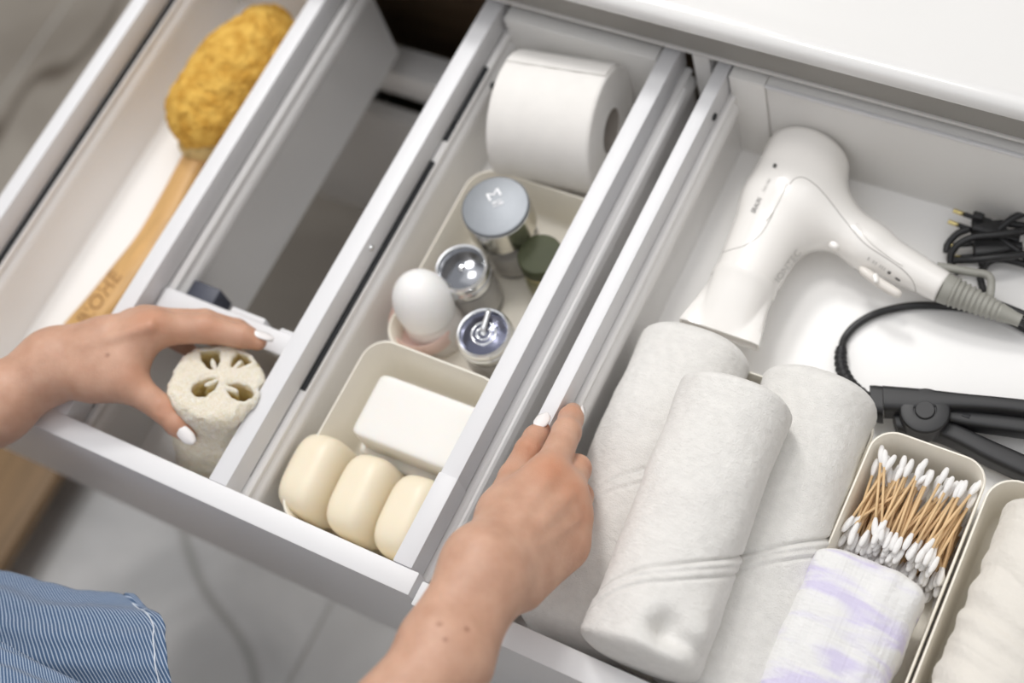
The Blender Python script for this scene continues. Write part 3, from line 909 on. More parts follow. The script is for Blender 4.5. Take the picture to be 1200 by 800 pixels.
# ------------------------------------------------------------------ hair dryer
hd = thing('hair_dryer', 'ivory hair dryer with flat nozzle and grey cord sleeve lying in deep drawer', 'hair dryer', U(930, 250, DZ))
BZ = -.073
b_rear, b_mid, b_front = U(944, 190, BZ), U(918, 240, BZ), U(873, 330, BZ + .004)
h0, h1, h2 = U(955, 242, BZ), U(1017, 288, BZ - .005), U(1105, 337, BZ - .011)
bd = b_front - b_rear; bd /= np.linalg.norm(bd)
def f_dryer(P):
    d = cone(P, b_rear, b_mid, .0370, .0355)
    d = smin(d, cone(P, b_mid, b_front, .0350, .0275), .010)
    cut = (P - (b_rear - bd * .0185).astype(np.float32)) @ bd.astype(np.float32)
    d = smax(d, -cut, .014)
    d = smax(d, (P - (b_front + bd * .001).astype(np.float32)) @ bd.astype(np.float32), .002)
    h = smin(cone(P, h0, h1, .0240, .0188), cone(P, h1, h2, .0188, .0134), .012)
    hdv = h2 - h1; hdv = hdv / np.linalg.norm(hdv)
    h = smax(h, (P - h2.astype(np.float32)) @ hdv.astype(np.float32), .002)
    return smin(d, h, .034)
dry = sdf_obj('shell', f_dryer, np.minimum(np.minimum(b_rear, b_front), h2) - .06, np.maximum(np.maximum(b_rear, b_front), h2) + .06, .0016, M['dryer'], hd)
dt = bvh_of([dry])
def surf_path(pts, n, lift=0.0):
    P = smooth_path([(a, b, 0) for a, b in pts], n)
    return [h for h in (on_surface(dt, p[0], p[1], lift) for p in P) if h is not None]
seam_m = mat('seam_shadow_line', (.30, .28, .26), .7, .05, 40)
def seam(pts, name='seam', r=.00035, n=60, m=None, lift=0.0):
    s = surf_path(pts, n, lift)
    if len(s) > 4: tube(name, s, r, m or seam_m, hd, n, 6)
seam([(925, 216), (932, 209), (942, 208), (955, 216), (970, 232), (990, 258), (1012, 284), (1038, 302), (1058, 316), (1070, 330), (1074, 345)])
seam([(846, 296), (858, 292), (874, 287), (890, 276), (902, 258), (912, 236), (922, 216)], r=.0003)
seam([(922, 216), (914, 232), (904, 250), (898, 258)], name='highlight_ridge', r=.0011, m=M['dryer'])
seam([(1004, 262), (1018, 281), (1040, 299), (1058, 311)], name='highlight_ridge', r=.0010, m=M['dryer'])
# nozzle: a ring that widens into a flat slot
n0, n1 = b_front, U(843, 392, BZ + .008)
side = U(888, 411, BZ + .008) - U(798, 373, BZ + .008); hw_ = np.linalg.norm(side) / 2; side /= np.linalg.norm(side)
n1 = (U(889, 410, BZ + .008) + U(797, 374, BZ + .008)) / 2
nd = n1 - n0; ln = np.linalg.norm(nd); nd /= ln
sd = side - nd * (side @ nd); sd /= np.linalg.norm(sd)
up_ = np.cross(nd, sd)
if up_[2] < 0: up_ = -up_
R = []
stn = [(-.0, .0285, .0285, .006), (.10, .0287, .0284, .006), (.14, .0275, .0268, .006), (.35, .0262, .0232, .0065), (.6, .0250, .0165, .0065), (.85, .0240, .0098, .0065), (1, .0225, .0066, .0065), (1, .0215, .0045, .0045), (.80, .020, .0035, .0035)]
for i, (t, w, h, th) in enumerate(stn):
    W = np.interp(t, [0, .14, 1], [.020, .0262, hw_]) - (.002 if i >= 7 else 0)
    r = []
    for a in np.linspace(0, 2 * math.pi, 96, endpoint=False):
        c, s = math.cos(a), math.sin(a)
        re = 1 / math.sqrt((c / w) ** 2 + (s / h) ** 2)
        rb = 1 / (abs(c / W) ** 8 + abs(s / th) ** 8) ** .125
        rr_ = max(re, rb)
        r.append(n0 + nd * ln * t + sd * rr_ * c + up_ * rr_ * s)
    R.append(r)
noz = sharp(rings('nozzle', R, M['dryer'], hd), 40)
rear_c = b_rear - bd * .0155
# buttons and printing
def blob(name, px, py, lift, rad, m, L=0, d=None):
    h = on_surface(dt, px, py, lift)
    if h is None: return
    if L:
        g = on_surface(dt, px + d[0], py + d[1], lift)
        v = (g - h).normalized() * L / 2
        tube(name, [h - v, h + v], [rad * .5, rad, rad, rad, rad * .5], m, hd, 14, 12)
    else:
        o = rounded_block(name, h, (rad, rad, rad * .8), Matrix.Identity(3), m, .8, hd, 10)
rounded_block('release_button', U(978, 287, BZ + .003), (.0048, .0048, .0042), Matrix.Identity(3), M['dryer'], .7, hd, 12)
tube('slide_switch', [U(1008, 314, BZ - .001), U(1014, 319, BZ), U(1032, 332, BZ - .002), U(1050, 343, BZ - .004), U(1055, 346, BZ - .006)], [.0022, .0040, .0042, .0040, .0022], M['dryer_shell'], hd, 30, 14)
rounded_block('switch_thumb', U(1026, 326, BZ + .004), (.0022, .0045, .0022), Matrix.Rotation(.5, 3, 'Z'), M['dryer'], .6, hd, 10)
write('lettering', 'BRAUN', dt, (885, 250), (893, 233.5), 5.5, M['print_dark'], dry)
write('model_lettering', 'Satin Hair', dt, (896, 225), (904, 210), 4.0, M['print_pale'], dry)
write('model_digit', '1', dt, (909, 197.5), (911, 193), 4.0, M['print_dark'], dry)
write('embossed_lettering', 'IONTEC', dt, (913, 331), (939, 296), 7.5, M['print_pale'], dry)
for k, (s_, a, b, hh, mm) in enumerate((('I', (1016, 304), (1017.5, 305), 4, 'print_pale'), ('II', (1022, 308), (1026, 310.5), 4, 'print_pale'), ('III', (1030, 313), (1036, 317), 4, 'print_pale'))):
    write('switch_mark', s_, dt, a, b, hh, M[mm], dry)
blob('cold_shot_dot', 1042, 319, .0000, .0016, M['print_dark'])
blob('cold_shot_mark', 1052, 327, .0000, .0011, M['print_dark'], .005, (6, 4))
# ribbed cord sleeve with its hanging loop
g0, g1 = h2, U(1196, 376, BZ - .018)
R = []
gd = (g1 - g0); gl = np.linalg.norm(gd); gd = gd / gl
gs = np.cross(gd, [0, 0, 1.]); gs /= np.linalg.norm(gs); gu = np.cross(gs, gd)
NS = 130
for i in range(NS + 1):
    t = i / NS
    r = np.interp(t, [0, .06, .75, .80, .93, 1], [.0132, .0128, .0078, .0070, .0056, .0054])
    if .12 < t < .74: r *= 1 + .07 * math.copysign(abs(math.sin(t * 2 * math.pi * 15)) ** .5, math.sin(t * 2 * math.pi * 15)) * 1.0
    R.append([g0 + gd * gl * t + gs * r * math.cos(a) + gu * r * math.sin(a) for a in np.linspace(0, 2 * math.pi, 28, endpoint=False)])
slv = rings('cord_sleeve', R, M['grey_plastic'], hd)
zl = BZ - .010
tube('hanging_loop', [U(1098, 312, zl), U(1112, 314, zl), U(1140, 319, zl), U(1154, 321, zl), U(1161, 327, zl), U(1161, 340, zl), U(1159, 353, zl - .004)], [.0035, .0037, .0034, .0034, .0034, .0034, .0035], M['grey_plastic'], hd, 60, 12)
CZ = DZ + .0045
def cord(parent, pts, r=.0031, n=90):
    return tube('power_cord', [U(*p) for p in pts], r, M['black_rubber'], parent, n, 10)
cord(hd, [(1193, 375, BZ - .018), (1210, 384, CZ), (1235, 390, CZ), (1262, 360, CZ), (1250, 320, CZ + .004), (1210, 312, CZ + .006), (1178, 304, CZ + .006), (1160, 306, CZ + .004), (1149, 320, CZ), (1150, 332, CZ)], n=140)
cord(hd, [(1150, 332, CZ), (1158, 350, CZ), (1185, 362, CZ), (1225, 378, CZ)], n=40)
cord(hd, [(1215, 245, CZ + .02), (1190, 254, CZ + .018), (1172, 268, CZ + .014), (1160, 285, CZ + .006), (1150, 312, CZ + .004)], n=60)
def plug(parent, p, q, name='plug'):
    a, b = U(*p), U(*q)
    d = (b - a); d /= np.linalg.norm(d)
    s = np.cross(d, [0, 0, 1.]); s /= np.linalg.norm(s)
    u = np.cross(s, d)
    R = []
    for t, w, h in ((0, .0065, .0040), (.002, .0085, .0060), (.012, .0085, .0062), (.024, .0060, .0055), (.034, .0040, .0040), (.040, .0034, .0034)):
        R.append([a + d * t + s * w * math.copysign(abs(math.cos(x)) ** .6, math.cos(x)) + u * h * math.copysign(abs(math.sin(x)) ** .6, math.sin(x)) for x in np.linspace(0, 2 * math.pi, 24, endpoint=False)])
    pl = sharp(rings(name, R, M['black_rubber'], parent), 40)
    for k in (-1, 1):
        o0 = a + s * .0058 * k
        tube('pin_sleeve', [o0, o0 - d * .010], .0021, M['black_rubber'], pl, 6, 12)
        tube('pin', [o0 - d * .010, o0 - d * .0185, o0 - d * .0195], [.0020, .0020, .0012], M['gold'], pl, 8, 12)
    return a + d * .040
pe = plug(hd, (1140, 262, CZ + .012), (1180, 276, CZ + .010))
tube('power_cord', [pe, U(1172, 278, CZ + .012), U(1200, 300, CZ + .010), U(1225, 330, CZ)], .0028, M['black_rubber'], hd, 40, 10)

# ------------------------------------------------------------------ hair straightener
hs = thing('hair_straightener', 'charcoal hair straightener with round hinge and coiled black cord', 'hair straightener', U(1085, 480, DZ))
AZ = -.093
def bar(name, top, bot, z, half, m, parent, r=.003):
    """A rounded arm: outline between two pixel edges at height z, thickness 2*half."""
    A = [U(*p, z) for p in top]; B = [U(*p, z) for p in bot]
    n = 40
    A = smooth_path(A, n); B = smooth_path(B, n)
    R = []
    for i in range(n):
        c = (A[i] + B[i]) / 2; s = (A[i] - B[i]) / 2
        R.append([c + s * math.copysign(abs(math.cos(x)) ** .45, math.cos(x)) + np.array([0, 0, half]) * math.copysign(abs(math.sin(x)) ** .45, math.sin(x)) for x in np.linspace(0, 2 * math.pi, 28, endpoint=False)])
    return sharp(rings(name, R, m, parent), 45)
bar('lower_arm', [(1046, 488), (1060, 478), (1090, 494), (1120, 501), (1165, 521), (1230, 549)], [(1052, 508), (1068, 512), (1095, 514), (1120, 524), (1160, 545), (1225, 575)], AZ - .004, .011, M['black_plastic'], hs)
up = bar('upper_arm', [(1034, 456), (1080, 460), (1130, 466), (1180, 471), (1260, 480)], [(1036, 486), (1080, 487), (1112, 484), (1180, 488), (1260, 500)], AZ + .006, .0125, M['black_plastic'], hs)
bar('inner_plate', [(1104, 480), (1140, 484), (1190, 490), (1250, 497)], [(1107, 496), (1140, 503), (1190, 510), (1250, 519)], AZ + .001, .009, M['black_plastic'], hs)
bar('end_collar', [(1019, 456), (1026, 456), (1034, 457)], [(1022, 489), (1028, 491), (1035, 492)], AZ + .004, .0135, M['black_plastic'], hs)
hc = U(1084, 480, AZ + .018)
lathe('hinge_housing', [(0, -.022), (.0185, -.022), (.0195, -.020), (.0195, -.0020), (.0185, -.0004), (.0165, .0002), (.0092, .0002), (.0088, -.0010), (0, -.0010)], hc, M['black_plastic'], hs, 48, angle=22)
lathe('hinge_cap', [(0, .0007), (.0070, .0007), (.0077, .0001), (.0080, -.0012), (0, -.0012)], hc, M['black_plastic'], hs, 40, angle=22)
rbox('latch_slot', tuple(sorted((U(1127, 491, AZ)[0], U(1136, 494, AZ)[0]))), tuple(sorted((U(1127, 492, AZ)[1] - .001, U(1136, 493, AZ)[1] + .001))), (AZ + .006, AZ + .0106), M['slot'], hs, .0004)
sleeve_pts = [(1022, 470, AZ + .004), (1008, 462, AZ), (996, 450, AZ - .004), (988, 436, AZ - .008), (985, 422, AZ - .010), (986, 408, AZ - .012)]
SP = smooth_path([U(*p) for p in sleeve_pts], 90)
rr = [np.interp(i / 89, [0, .15, 1], [.0058, .0058, .0046]) * (1 + (.13 * (1 if math.sin(i / 89 * 2 * math.pi * 11) > 0 else -1) if .18 < i / 89 < .96 else 0)) for i in range(90)]
tube('cord_sleeve', [U(*p) for p in sleeve_pts], rr, M['black_plastic'], hs, 90, 14)
cord(hs, [(986, 410, AZ - .012), (990, 396, CZ), (1004, 380, CZ), (1028, 367, CZ), (1062, 359, CZ), (1096, 358, CZ), (1135, 362, CZ), (1175, 372, CZ), (1220, 396, CZ)], r=.0034, n=120)
cord(hs, [(1225, 268, CZ + .016), (1190, 272, CZ + .022), (1166, 275, CZ + .022), (1140, 278, CZ + .020), (1122, 287, CZ + .016), (1114, 300, CZ + .010), (1116, 312, CZ + .006), (1124, 320, CZ + .002)], n=80)
cord(hs, [(1118, 305, CZ + .012), (1142, 304, CZ + .018), (1170, 301, CZ + .020), (1200, 298, CZ + .018), (1230, 294, CZ + .016)], n=60)
cord(hs, [(1109, 296, CZ + .004), (1111, 286, CZ + .006), (1122, 274, CZ + .010), (1136, 268, CZ + .012)], n=40)
pe = plug(hs, (1140, 293, CZ + .006), (1180, 290, CZ + .008))
rbox_c = U(1146, 259, CZ + .012)
cord(hs, [(1146, 258, CZ + .014), (1160, 262, CZ + .014), (1180, 262, CZ + .012), (1225, 268, CZ + .010)], n=40)
o = rounded_block('cable_tie', U(1146, 257, CZ + .016), (.0048, .0035, .008), Matrix.Identity(3), M['black_rubber'], .3, hs, 10)

# ------------------------------------------------------------------ trays on the right
tt = tray('towel_tray', .1000, .2845, .010, .2730, DZ, -.070, .020, M['cream2'])
tag(tt, 'cream tray under three rolled white towels', 'tray')
sbx = tray('cotton_swab_tray', .2870, .3778, -.0, .2585, DZ, -.050, .020, M['cream'])
tag(sbx, 'cream tray holding cotton swabs and lilac muslin cloth', 'tray')
rbx = tray('cloth_tray', .3800, .4800, -.0, .2545, DZ, -.050, .022, M['cream2'])
tag(rbx, 'cream tray holding a rolled off-white cloth, beside the cotton swab tray', 'tray')

# ------------------------------------------------------------------ towels
def roll(name, A, B, w, h, m, label, cat, hem=None, nu=330, nv=150, seed=0, ex=.9, lump=.0022, tuck=None, crease=None, group=None, endr=.35, rings_=None, twist=0):
    A = np.asarray(A, float); B = np.asarray(B, float)
    ax = B - A; ln = np.linalg.norm(ax); ax /= ln
    sd = np.cross(ax, [0, 0, 1.]); sd /= np.linalg.norm(sd)
    up = np.cross(sd, ax)
    R = []
    for i in range(nu + 1):
        u = i / nu
        x = u * ln
        e = w * endr
        k = 1.0
        if x < e: k = math.sqrt(max(0, 1 - ((e - x) / e) ** 2)) ** .7
        if ln - x < e: k = math.sqrt(max(0, 1 - ((e - ln + x) / e) ** 2)) ** .7
        k = max(k, .02)
        r = []
        for j in range(nv):
            v = 2 * math.pi * j / nv
            c, s = math.cos(v), math.sin(v)
            W = w * math.copysign(abs(c) ** ex, c); H = h * math.copysign(abs(s) ** ex, s)
            p = A + ax * x + (sd * W + up * H) * k
            nrm = (sd * c + up * s)
            nv3 = Vector(p * 16 + seed * 7.3)
            d = lump * noise.noise(nv3) + lump * .5 * noise.noise(Vector(p * 45 + seed)) 
            d += .0003 * noise.noise(Vector(p * 230)) + .0004 * noise.noise(Vector(p * 620))
            if hem:
                for (u0, slope, curve, step, sgn) in hem:
                    vv = (v - math.pi / 2)
                    if abs(vv) > math.pi: vv -= 2 * math.pi
                    uh = u0 + slope * vv + curve * vv * vv
                    q = (u - uh) * ln * sgn
                    d += step * (1 / (1 + math.exp(-max(-40, min(40, q / .0009)))))
                    d -= .0022 * math.exp(-((q - .0120) / .0014) ** 2)
                    d -= .0012 * math.exp(-((q - .0050) / .0012) ** 2)
                    d -= .0030 * math.exp(-((q + .0016) / .0014) ** 2)
            if tuck:
                for (tu, tv, a, su, sv) in tuck:
                    dv = (v - tv + math.pi) % (2 * math.pi) - math.pi
                    d += a * math.exp(-((u - tu) * ln / su) ** 2 - (dv * w / sv) ** 2)
            if rings_:
                d += rings_(u, v, p)
            r.append(p + nrm * d * (.25 + .75 * k))
        R.append(r)
    o = rings(name, R, m)
    tag(o, label, cat, group)
    return o
g = 'rolled white terry towels'
roll('rolled_towel', U(822, 397, -.066), (.1385, .004, -.066), .0480, .043, M['towel'], 'rolled white towel lying below, against the drawer wall beside the gripping hand', 'towel', hem=[(.515, -.16, .02, .0022, 1)], seed=1, group=g)
roll('rolled_towel', U(968, 448, -.064), (.2495, .004, -.064), .0465, .044, M['towel'], 'rolled white towel lying below, beside the cotton swab tray', 'towel', hem=[(.60, -.13, .02, .0024, 1)], seed=2, group=g)
tk = [(.885, math.pi * .62, -.013, .010, .010), (.86, math.pi * .80, .006, .018, .012), (.93, math.pi * .52, .005, .022, .012), (.90, math.pi * .72, -.006, .006, .022)]
roll('rolled_towel', U(868, 455, .006), (.2050, .001, .003), .0435, .039, M['towel'], 'rolled white towel lying on top of two others, its end tucked in', 'towel', hem=[(.715, -.115, .012, .0020, 1)], seed=3, endr=.26, tuck=tk, group=g)

# muslin cloth, a soft folded pad
def pad(u, v, p):
    return .0016 * math.sin(p[0] * 260 + 3 * noise.noise(Vector(p * 30))) * .5 + .003 * noise.noise(Vector((p[0] * 40, p[1] * 12, 2)))
roll('muslin_cloth', U(1022, 664, -.056), U(945, 850, -.056), .0435, .034, M['muslin'], 'soft white muslin cloth with lilac streaks folded beside the cotton swabs', 'cloth', seed=5, ex=.55, lump=.004, rings_=pad, endr=.30)
def wr(u, v, p):
    s = (p[1] + .25 * (p[0] - .43)) * 95 + 2.2 * noise.noise(Vector(p * 14))
    return .0018 * (abs(math.sin(s)) ** .6) + .0010 * math.sin(s * 2.7 + 1)
roll('rolled_cloth', (.4365, .238, -.052), (.4290, .0, -.052), .0395, .040, mat('off_white_cloth', (.74, .705, .645), .95, .03, 40, bump=.4, bscale=500, sheen=.2), 'rolled off-white wrinkled cloth lying in a long cream tray', 'cloth', seed=8, rings_=wr, nu=220)

# ------------------------------------------------------------------ cotton swabs
def swab_proto():
    root = empty('cotton_swab', (0, 0, 0))
    st_ = lathe('stick', [(0, -.0300), (.00112, -.0300), (.00112, .0300), (0, .0300)], (0, 0, 0), M['stick'], root, 7)
    st_.modifiers.clear()
    tip = [(0.0004, .0372), (.0012, .0368), (.0019, .0355), (.0025, .0325), (.0026, .0295), (.0022, .0262), (.0013, .0225), (.0009, .0222)]
    a = lathe('cotton_tip', tip, (0, 0, 0), M['cotton'], root, 12); a.modifiers.clear()
    b = lathe('cotton_tip', [(r, -z) for r, z in tip[::-1]], (0, 0, 0), M['cotton'], root, 12); b.modifiers.clear()
    return root
pr = swab_proto()
pkids = list(pr.children)
rs = random.Random(11)
sx0, sx1 = .2955, .3705
first = True
layer_z = [-.1065 + .0052 * k for k in range(10)]
spots = []
for li, z in enumerate(layer_z):
    n = 16 if li < 9 else 12
    for k in range(n):
        x = sx0 + (sx1 - sx0) * (k + .5) / n + rs.uniform(-.0014, .0014)
        y = .2085 + rs.gauss(0, .0030)
        y = max(.201, min(.2125, y))
        a = rs.gauss(-.10, .12)
        if rs.random() < .13: a += rs.choice((-.30, .35, .25))
        pt = rs.gauss(0, .02)
        half = .037 * abs(math.sin(a))
        x = min(max(x, sx0 - .003 + half), sx1 + .003 - half)
        y += -.0026 * (9 - li)
        spots.append((x, y, z + rs.uniform(-.0008, .0008), a, pt))
def swab_label(i, li): return None
for i, (x, y, z, a, pt) in enumerate(spots):
    if first:
        r = pr; first = False
    else:
        r = pr.copy(); COL.objects.link(r)
        for ch in pkids:
            c = ch.copy(); COL.objects.link(c); c.parent = r
    r.location = (x, y, z)
    r.rotation_euler = (math.radians(-90) + pt, 0, a)
    tag(r, 'cotton swab with birch stick and white tips in a cream tray', 'cotton swab', 'cotton swabs heaped in the tray')
# ------------------------------------------------------------------ the person: two hands and arms, knees, apron dress
def skin_mat():
    m, t, b = nt('light_skin')
    N, L = t.nodes, t.links
    tc = N.new('ShaderNodeTexCoord')
    at = N.new('ShaderNodeAttribute'); at.attribute_name = 'flush'
    n1 = N.new('ShaderNodeTexNoise'); n1.inputs['Scale'].default_value = 55; n1.inputs['Detail'].default_value = 5
    n2 = N.new('ShaderNodeTexVoronoi'); n2.inputs['Scale'].default_value = 900
    n3 = N.new('ShaderNodeTexNoise'); n3.inputs['Scale'].default_value = 350; n3.inputs['Detail'].default_value = 3
    for x in (n1, n2, n3): L.new(tc.outputs['Object'], x.inputs['Vector'])
    cr = N.new('ShaderNodeValToRGB')
    e = cr.color_ramp.elements
    e[0].position = .3; e[0].color = (.500, .285, .195, 1)
    e[1].position = .7; e[1].color = (.600, .365, .260, 1)
    L.new(n1.outputs['Fac'], cr.inputs[0])
    mx = N.new('ShaderNodeMix'); mx.data_type = 'RGBA'
    L.new(at.outputs['Fac'], mx.inputs[0]); L.new(cr.outputs[0], mx.inputs[6]); mx.inputs[7].default_value = (.525, .235, .135, 1)
    am = N.new('ShaderNodeAttribute'); am.attribute_name = 'mole'
    m2 = N.new('ShaderNodeMix'); m2.data_type = 'RGBA'
    L.new(am.outputs['Fac'], m2.inputs[0]); L.new(mx.outputs[2], m2.inputs[6]); m2.inputs[7].default_value = (.27, .12, .075, 1)
    L.new(m2.outputs[2], b.inputs['Base Color'])
    ad = N.new('ShaderNodeMath'); ad.operation = 'ADD'
    L.new(n2.outputs['Distance'], ad.inputs[0]); L.new(n3.outputs['Fac'], ad.inputs[1])
    bp = N.new('ShaderNodeBump'); bp.inputs['Strength'].default_value = .22; bp.inputs['Distance'].default_value = .0006
    L.new(ad.outputs[0], bp.inputs['Height']); L.new(bp.outputs[0], b.inputs['Normal'])
    b.inputs['Roughness'].default_value = .46
    b.inputs['Specular IOR Level'].default_value = .4
    b.inputs['Subsurface Weight'].default_value = .25
    b.inputs['Subsurface Radius'].default_value = (1, .35, .2)
    b.inputs['Subsurface Scale'].default_value = .004
    return m
M['skin'] = skin_mat()
M['nail'] = mat('white_nail_polish', (.88, .85, .84), .22, .01, 20, coat=.5)

class Hand:
    def __init__(self):
        self.palm = []; self.fingers = []; self.ridges = []; self.marks = []; self.grooves = []
    def f(self, P):
        d = None
        for a, b, ra, rb in self.palm:
            x = cone(P, a, b, ra, rb)
            d = x if d is None else smin(d, x, .016)
        for a, b, ra, rb in self.ridges:
            d = smin(d, cone(P, a, b, ra, rb), .0055)
        fd = None
        for ch in self.fingers:
            c = None
            for a, b, ra, rb in ch:
                x = cone(P, a, b, ra, rb)
                c = x if c is None else smin(c, x, .0035)
            d2 = smin(d, c, .009)
            # fingers stay apart from one another: each only melts into the palm
            fd = d2 if fd is None else smin(fd, d2, .0012)
        d = fd if fd is not None else d
        for c, r, k in self.grooves:
            q = P - np.asarray(c, np.float32)
            d = d + k * np.exp(-np.einsum('ij,ij->i', q, q) / (r * r))
        return d
def pt(p): return U(p[0], p[1], p[2])
def chain(pts):
    W = [pt(p) for p in pts]
    return [(W[i], W[i + 1], pts[i][3], pts[i + 1][3]) for i in range(len(W) - 1)]

# --- the hand that holds the loofah
LHd = Hand()
w_l = U(62, 428, .031)
LHd.palm += [(U(66, 415, .033), U(52, 440, .029), .0225, .0215)]
m_i, m_m, m_r, m_p = U(182, 384, .038), U(170, 380, .026), U(158, 380, .010), U(146, 384, -.004)
for m_, r0, r1 in ((m_i, .017, .0140), (m_m, .019, .0140), (m_r, .018, .0125), (m_p, .016, .0115)):
    LHd.palm.append((w_l, m_, r0, r1))
thumb_cmc = U(108, 440, .030)
LHd.palm += [(w_l, thumb_cmc, .020, .0185), (thumb_cmc, U(148, 447, .028), .0185, .0150), (U(120, 405, .034), U(140, 425, .032), .020, .0150), (U(140, 440, .028), U(168, 396, .036), .0130, .0130)]
LHd.fingers += [
    chain([(182, 385, .036, .0140), (243, 385, .018, .0124), (283, 394, .006, .0100), (302, 400, -.002, .0078)]),
    chain([(170, 378, .028, .0135), (240, 377, .010, .0108), (278, 386, -.004, .0090), (293, 392, -.009, .0072)]),
    chain([(158, 380, .012, .0125), (222, 386, -.002, .0100), (255, 395, -.010, .0084), (272, 401, -.013, .0072)]),
    chain([(146, 384, -.004, .0110), (190, 392, -.010, .0088), (212, 402, -.018, .0076), (222, 410, -.024, .0064)]),
    chain([(116, 442, .030, .0170), (150, 449, .027, .0142), (192, 480, .013, .0110), (208, 496, .0065, .0105), (219, 507, .0015, .0080)]),
]
LHd.ridges += [(U(100, 408, .050), U(176, 382, .052), .003, .004)]
LHd.marks = [(m_i + np.array([0, 0, .012]), .016, .6), (U(246, 386, .026), .012, .45), (U(193, 480, .023), .012, .5), (U(300, 400, .0), .016, .45), (U(216, 504, .010), .016, .5), (U(160, 440, .04), .014, .35), (U(205, 400, .03), .018, .35)]
LHd.grooves = [(U(246 + dx, 385 + dy, .0270), .0030, .0009) for dx, dy in ((-3, -4), (3, 2), (0, 6))] + [(U(190 + dx, 478 + dy, .0235), .0028, .0010) for dx, dy in ((-4, 3), (3, -2), (6, 3), (0, 6))]
# --- the hand that grips the drawer wall
RHd = Hand()
w_r = U(568, 668, .092)
RHd.palm += [(U(558, 655, .094), U(582, 682, .088), .0200, .0215)]
q_i, q_m, q_r, q_p = U(643, 556, .050), U(665, 578, .044), U(672, 606, .036), U(666, 636, .030)
for m_, r0, r1 in ((q_i, .0175, .0138), (q_m, .0185, .0138), (q_r, .0185, .0130), (q_p, .0180, .0125)):
    RHd.palm.append((w_r, m_, r0, r1))
RHd.palm += [(w_r, U(590, 602, .064), .0200, .0155), (U(586, 602, .066), U(632, 566, .052), .013, .0125), (U(612, 690, .066), U(660, 645, .036), .0150, .0140)]
RHd.fingers += [
    chain([(643, 556, .050, .0136), (664, 506, .026, .0110), (669, 490, .008, .0096), (671, 483, -.012, .0078)]),
    chain([(663, 578, .044, .0134), (676, 549, .018, .0108), (675, 548, -.004, .0094), (672, 550, -.020, .0080)]),
    chain([(670, 606, .036, .0126), (679, 581, .008, .0104), (677, 581, -.012, .0090), (673, 585, -.026, .0076)]),
    chain([(666, 636, .030, .0120), (676, 614, .002, .0092), (675, 612, -.014, .0080), (670, 616, -.026, .0068)]),
    chain([(588, 594, .062, .0140), (603, 560, .040, .0122), (619, 528, .0235, .0104), (628, 513, .0160, .0098), (634, 504, .0110, .0076)]),
]
RHd.ridges += [(U(585, 640, .1018), U(643, 560, .0655), .0026, .0040), (U(596, 650, .0995), U(664, 582, .0595), .0026, .0040), (U(602, 662, .0940), U(671, 608, .0520), .0024, .0038), (U(600, 628, .0965), U(668, 598, .0560), .0016, .0018)]
RHd.marks = [(U(645, 553, .064), .017, .85), (U(668, 577, .056), .014, .75), (U(674, 604, .046), .014, .7), (U(667, 488, .010), .018, .6), (U(619, 527, .034), .014, .6), (U(684, 560, .02), .018, .6), (U(600, 560, .05), .018, .3), (U(670, 635, .04), .016, .4)]
RHd.grooves = [(U(617 + dx, 529 + dy, .0345), .0028, .0008) for dx, dy in ((-4, 4), (1, -1), (5, -5))] + [(U(670 + dx, 500 + dy, .026), .0030, .0007) for dx, dy in ((0, 4), (6, 2), (3, -4))]

# limbs beyond the picture
e_l = U(-150, 565, .020); s_l = np.array([-.62, -.40, .26])
e_r = np.array([-.045, -.235, .215]); s_r = np.array([-.30, -.56, .30])
e_r = U(365, 955, .150)
fore_l0 = U(-5, 474, .034)
LHd.palm += [(w_l + (fore_l0 - w_l) * .12, fore_l0, .0235, .0295), (fore_l0, e_l, .0300, .036)]
fr0 = U(517, 775, .112)
RHd.palm += [(U(562, 660, .096), U(510, 748, .114), .0200, .0225), (U(574, 690, .090), U(537, 775, .108), .0200, .0220), (fr0, e_r, .0280, .0365)]

def grown(hand, lo, hi, h):
    V, Q = implicit(hand.f, lo, hi, h)
    V = relax(V, Q, 2, .4)
    fl = np.zeros(len(V), np.float32)
    for c, r, a in hand.marks:
        d2 = ((V - c) ** 2).sum(1)
        fl = np.maximum(fl, a * np.exp(-d2 / (r * r)))
    return V, Q, fl
allp = np.array([w_l, m_i, U(305, 394, .04), U(221, 508, .0), fore_l0, U(245, 402, -.045), e_l])
Vl, Ql, fl_l = grown(LHd, allp.min(0) - .05, allp.max(0) + .045, .0016)
allp = np.array([w_r, q_i, q_p, U(669, 486, -.012), U(635, 502, .010), fr0, e_r, U(678, 584, -.03)])
Vr, Qr, fl_r = grown(RHd, allp.min(0) - .045, allp.max(0) + .045, .0016)
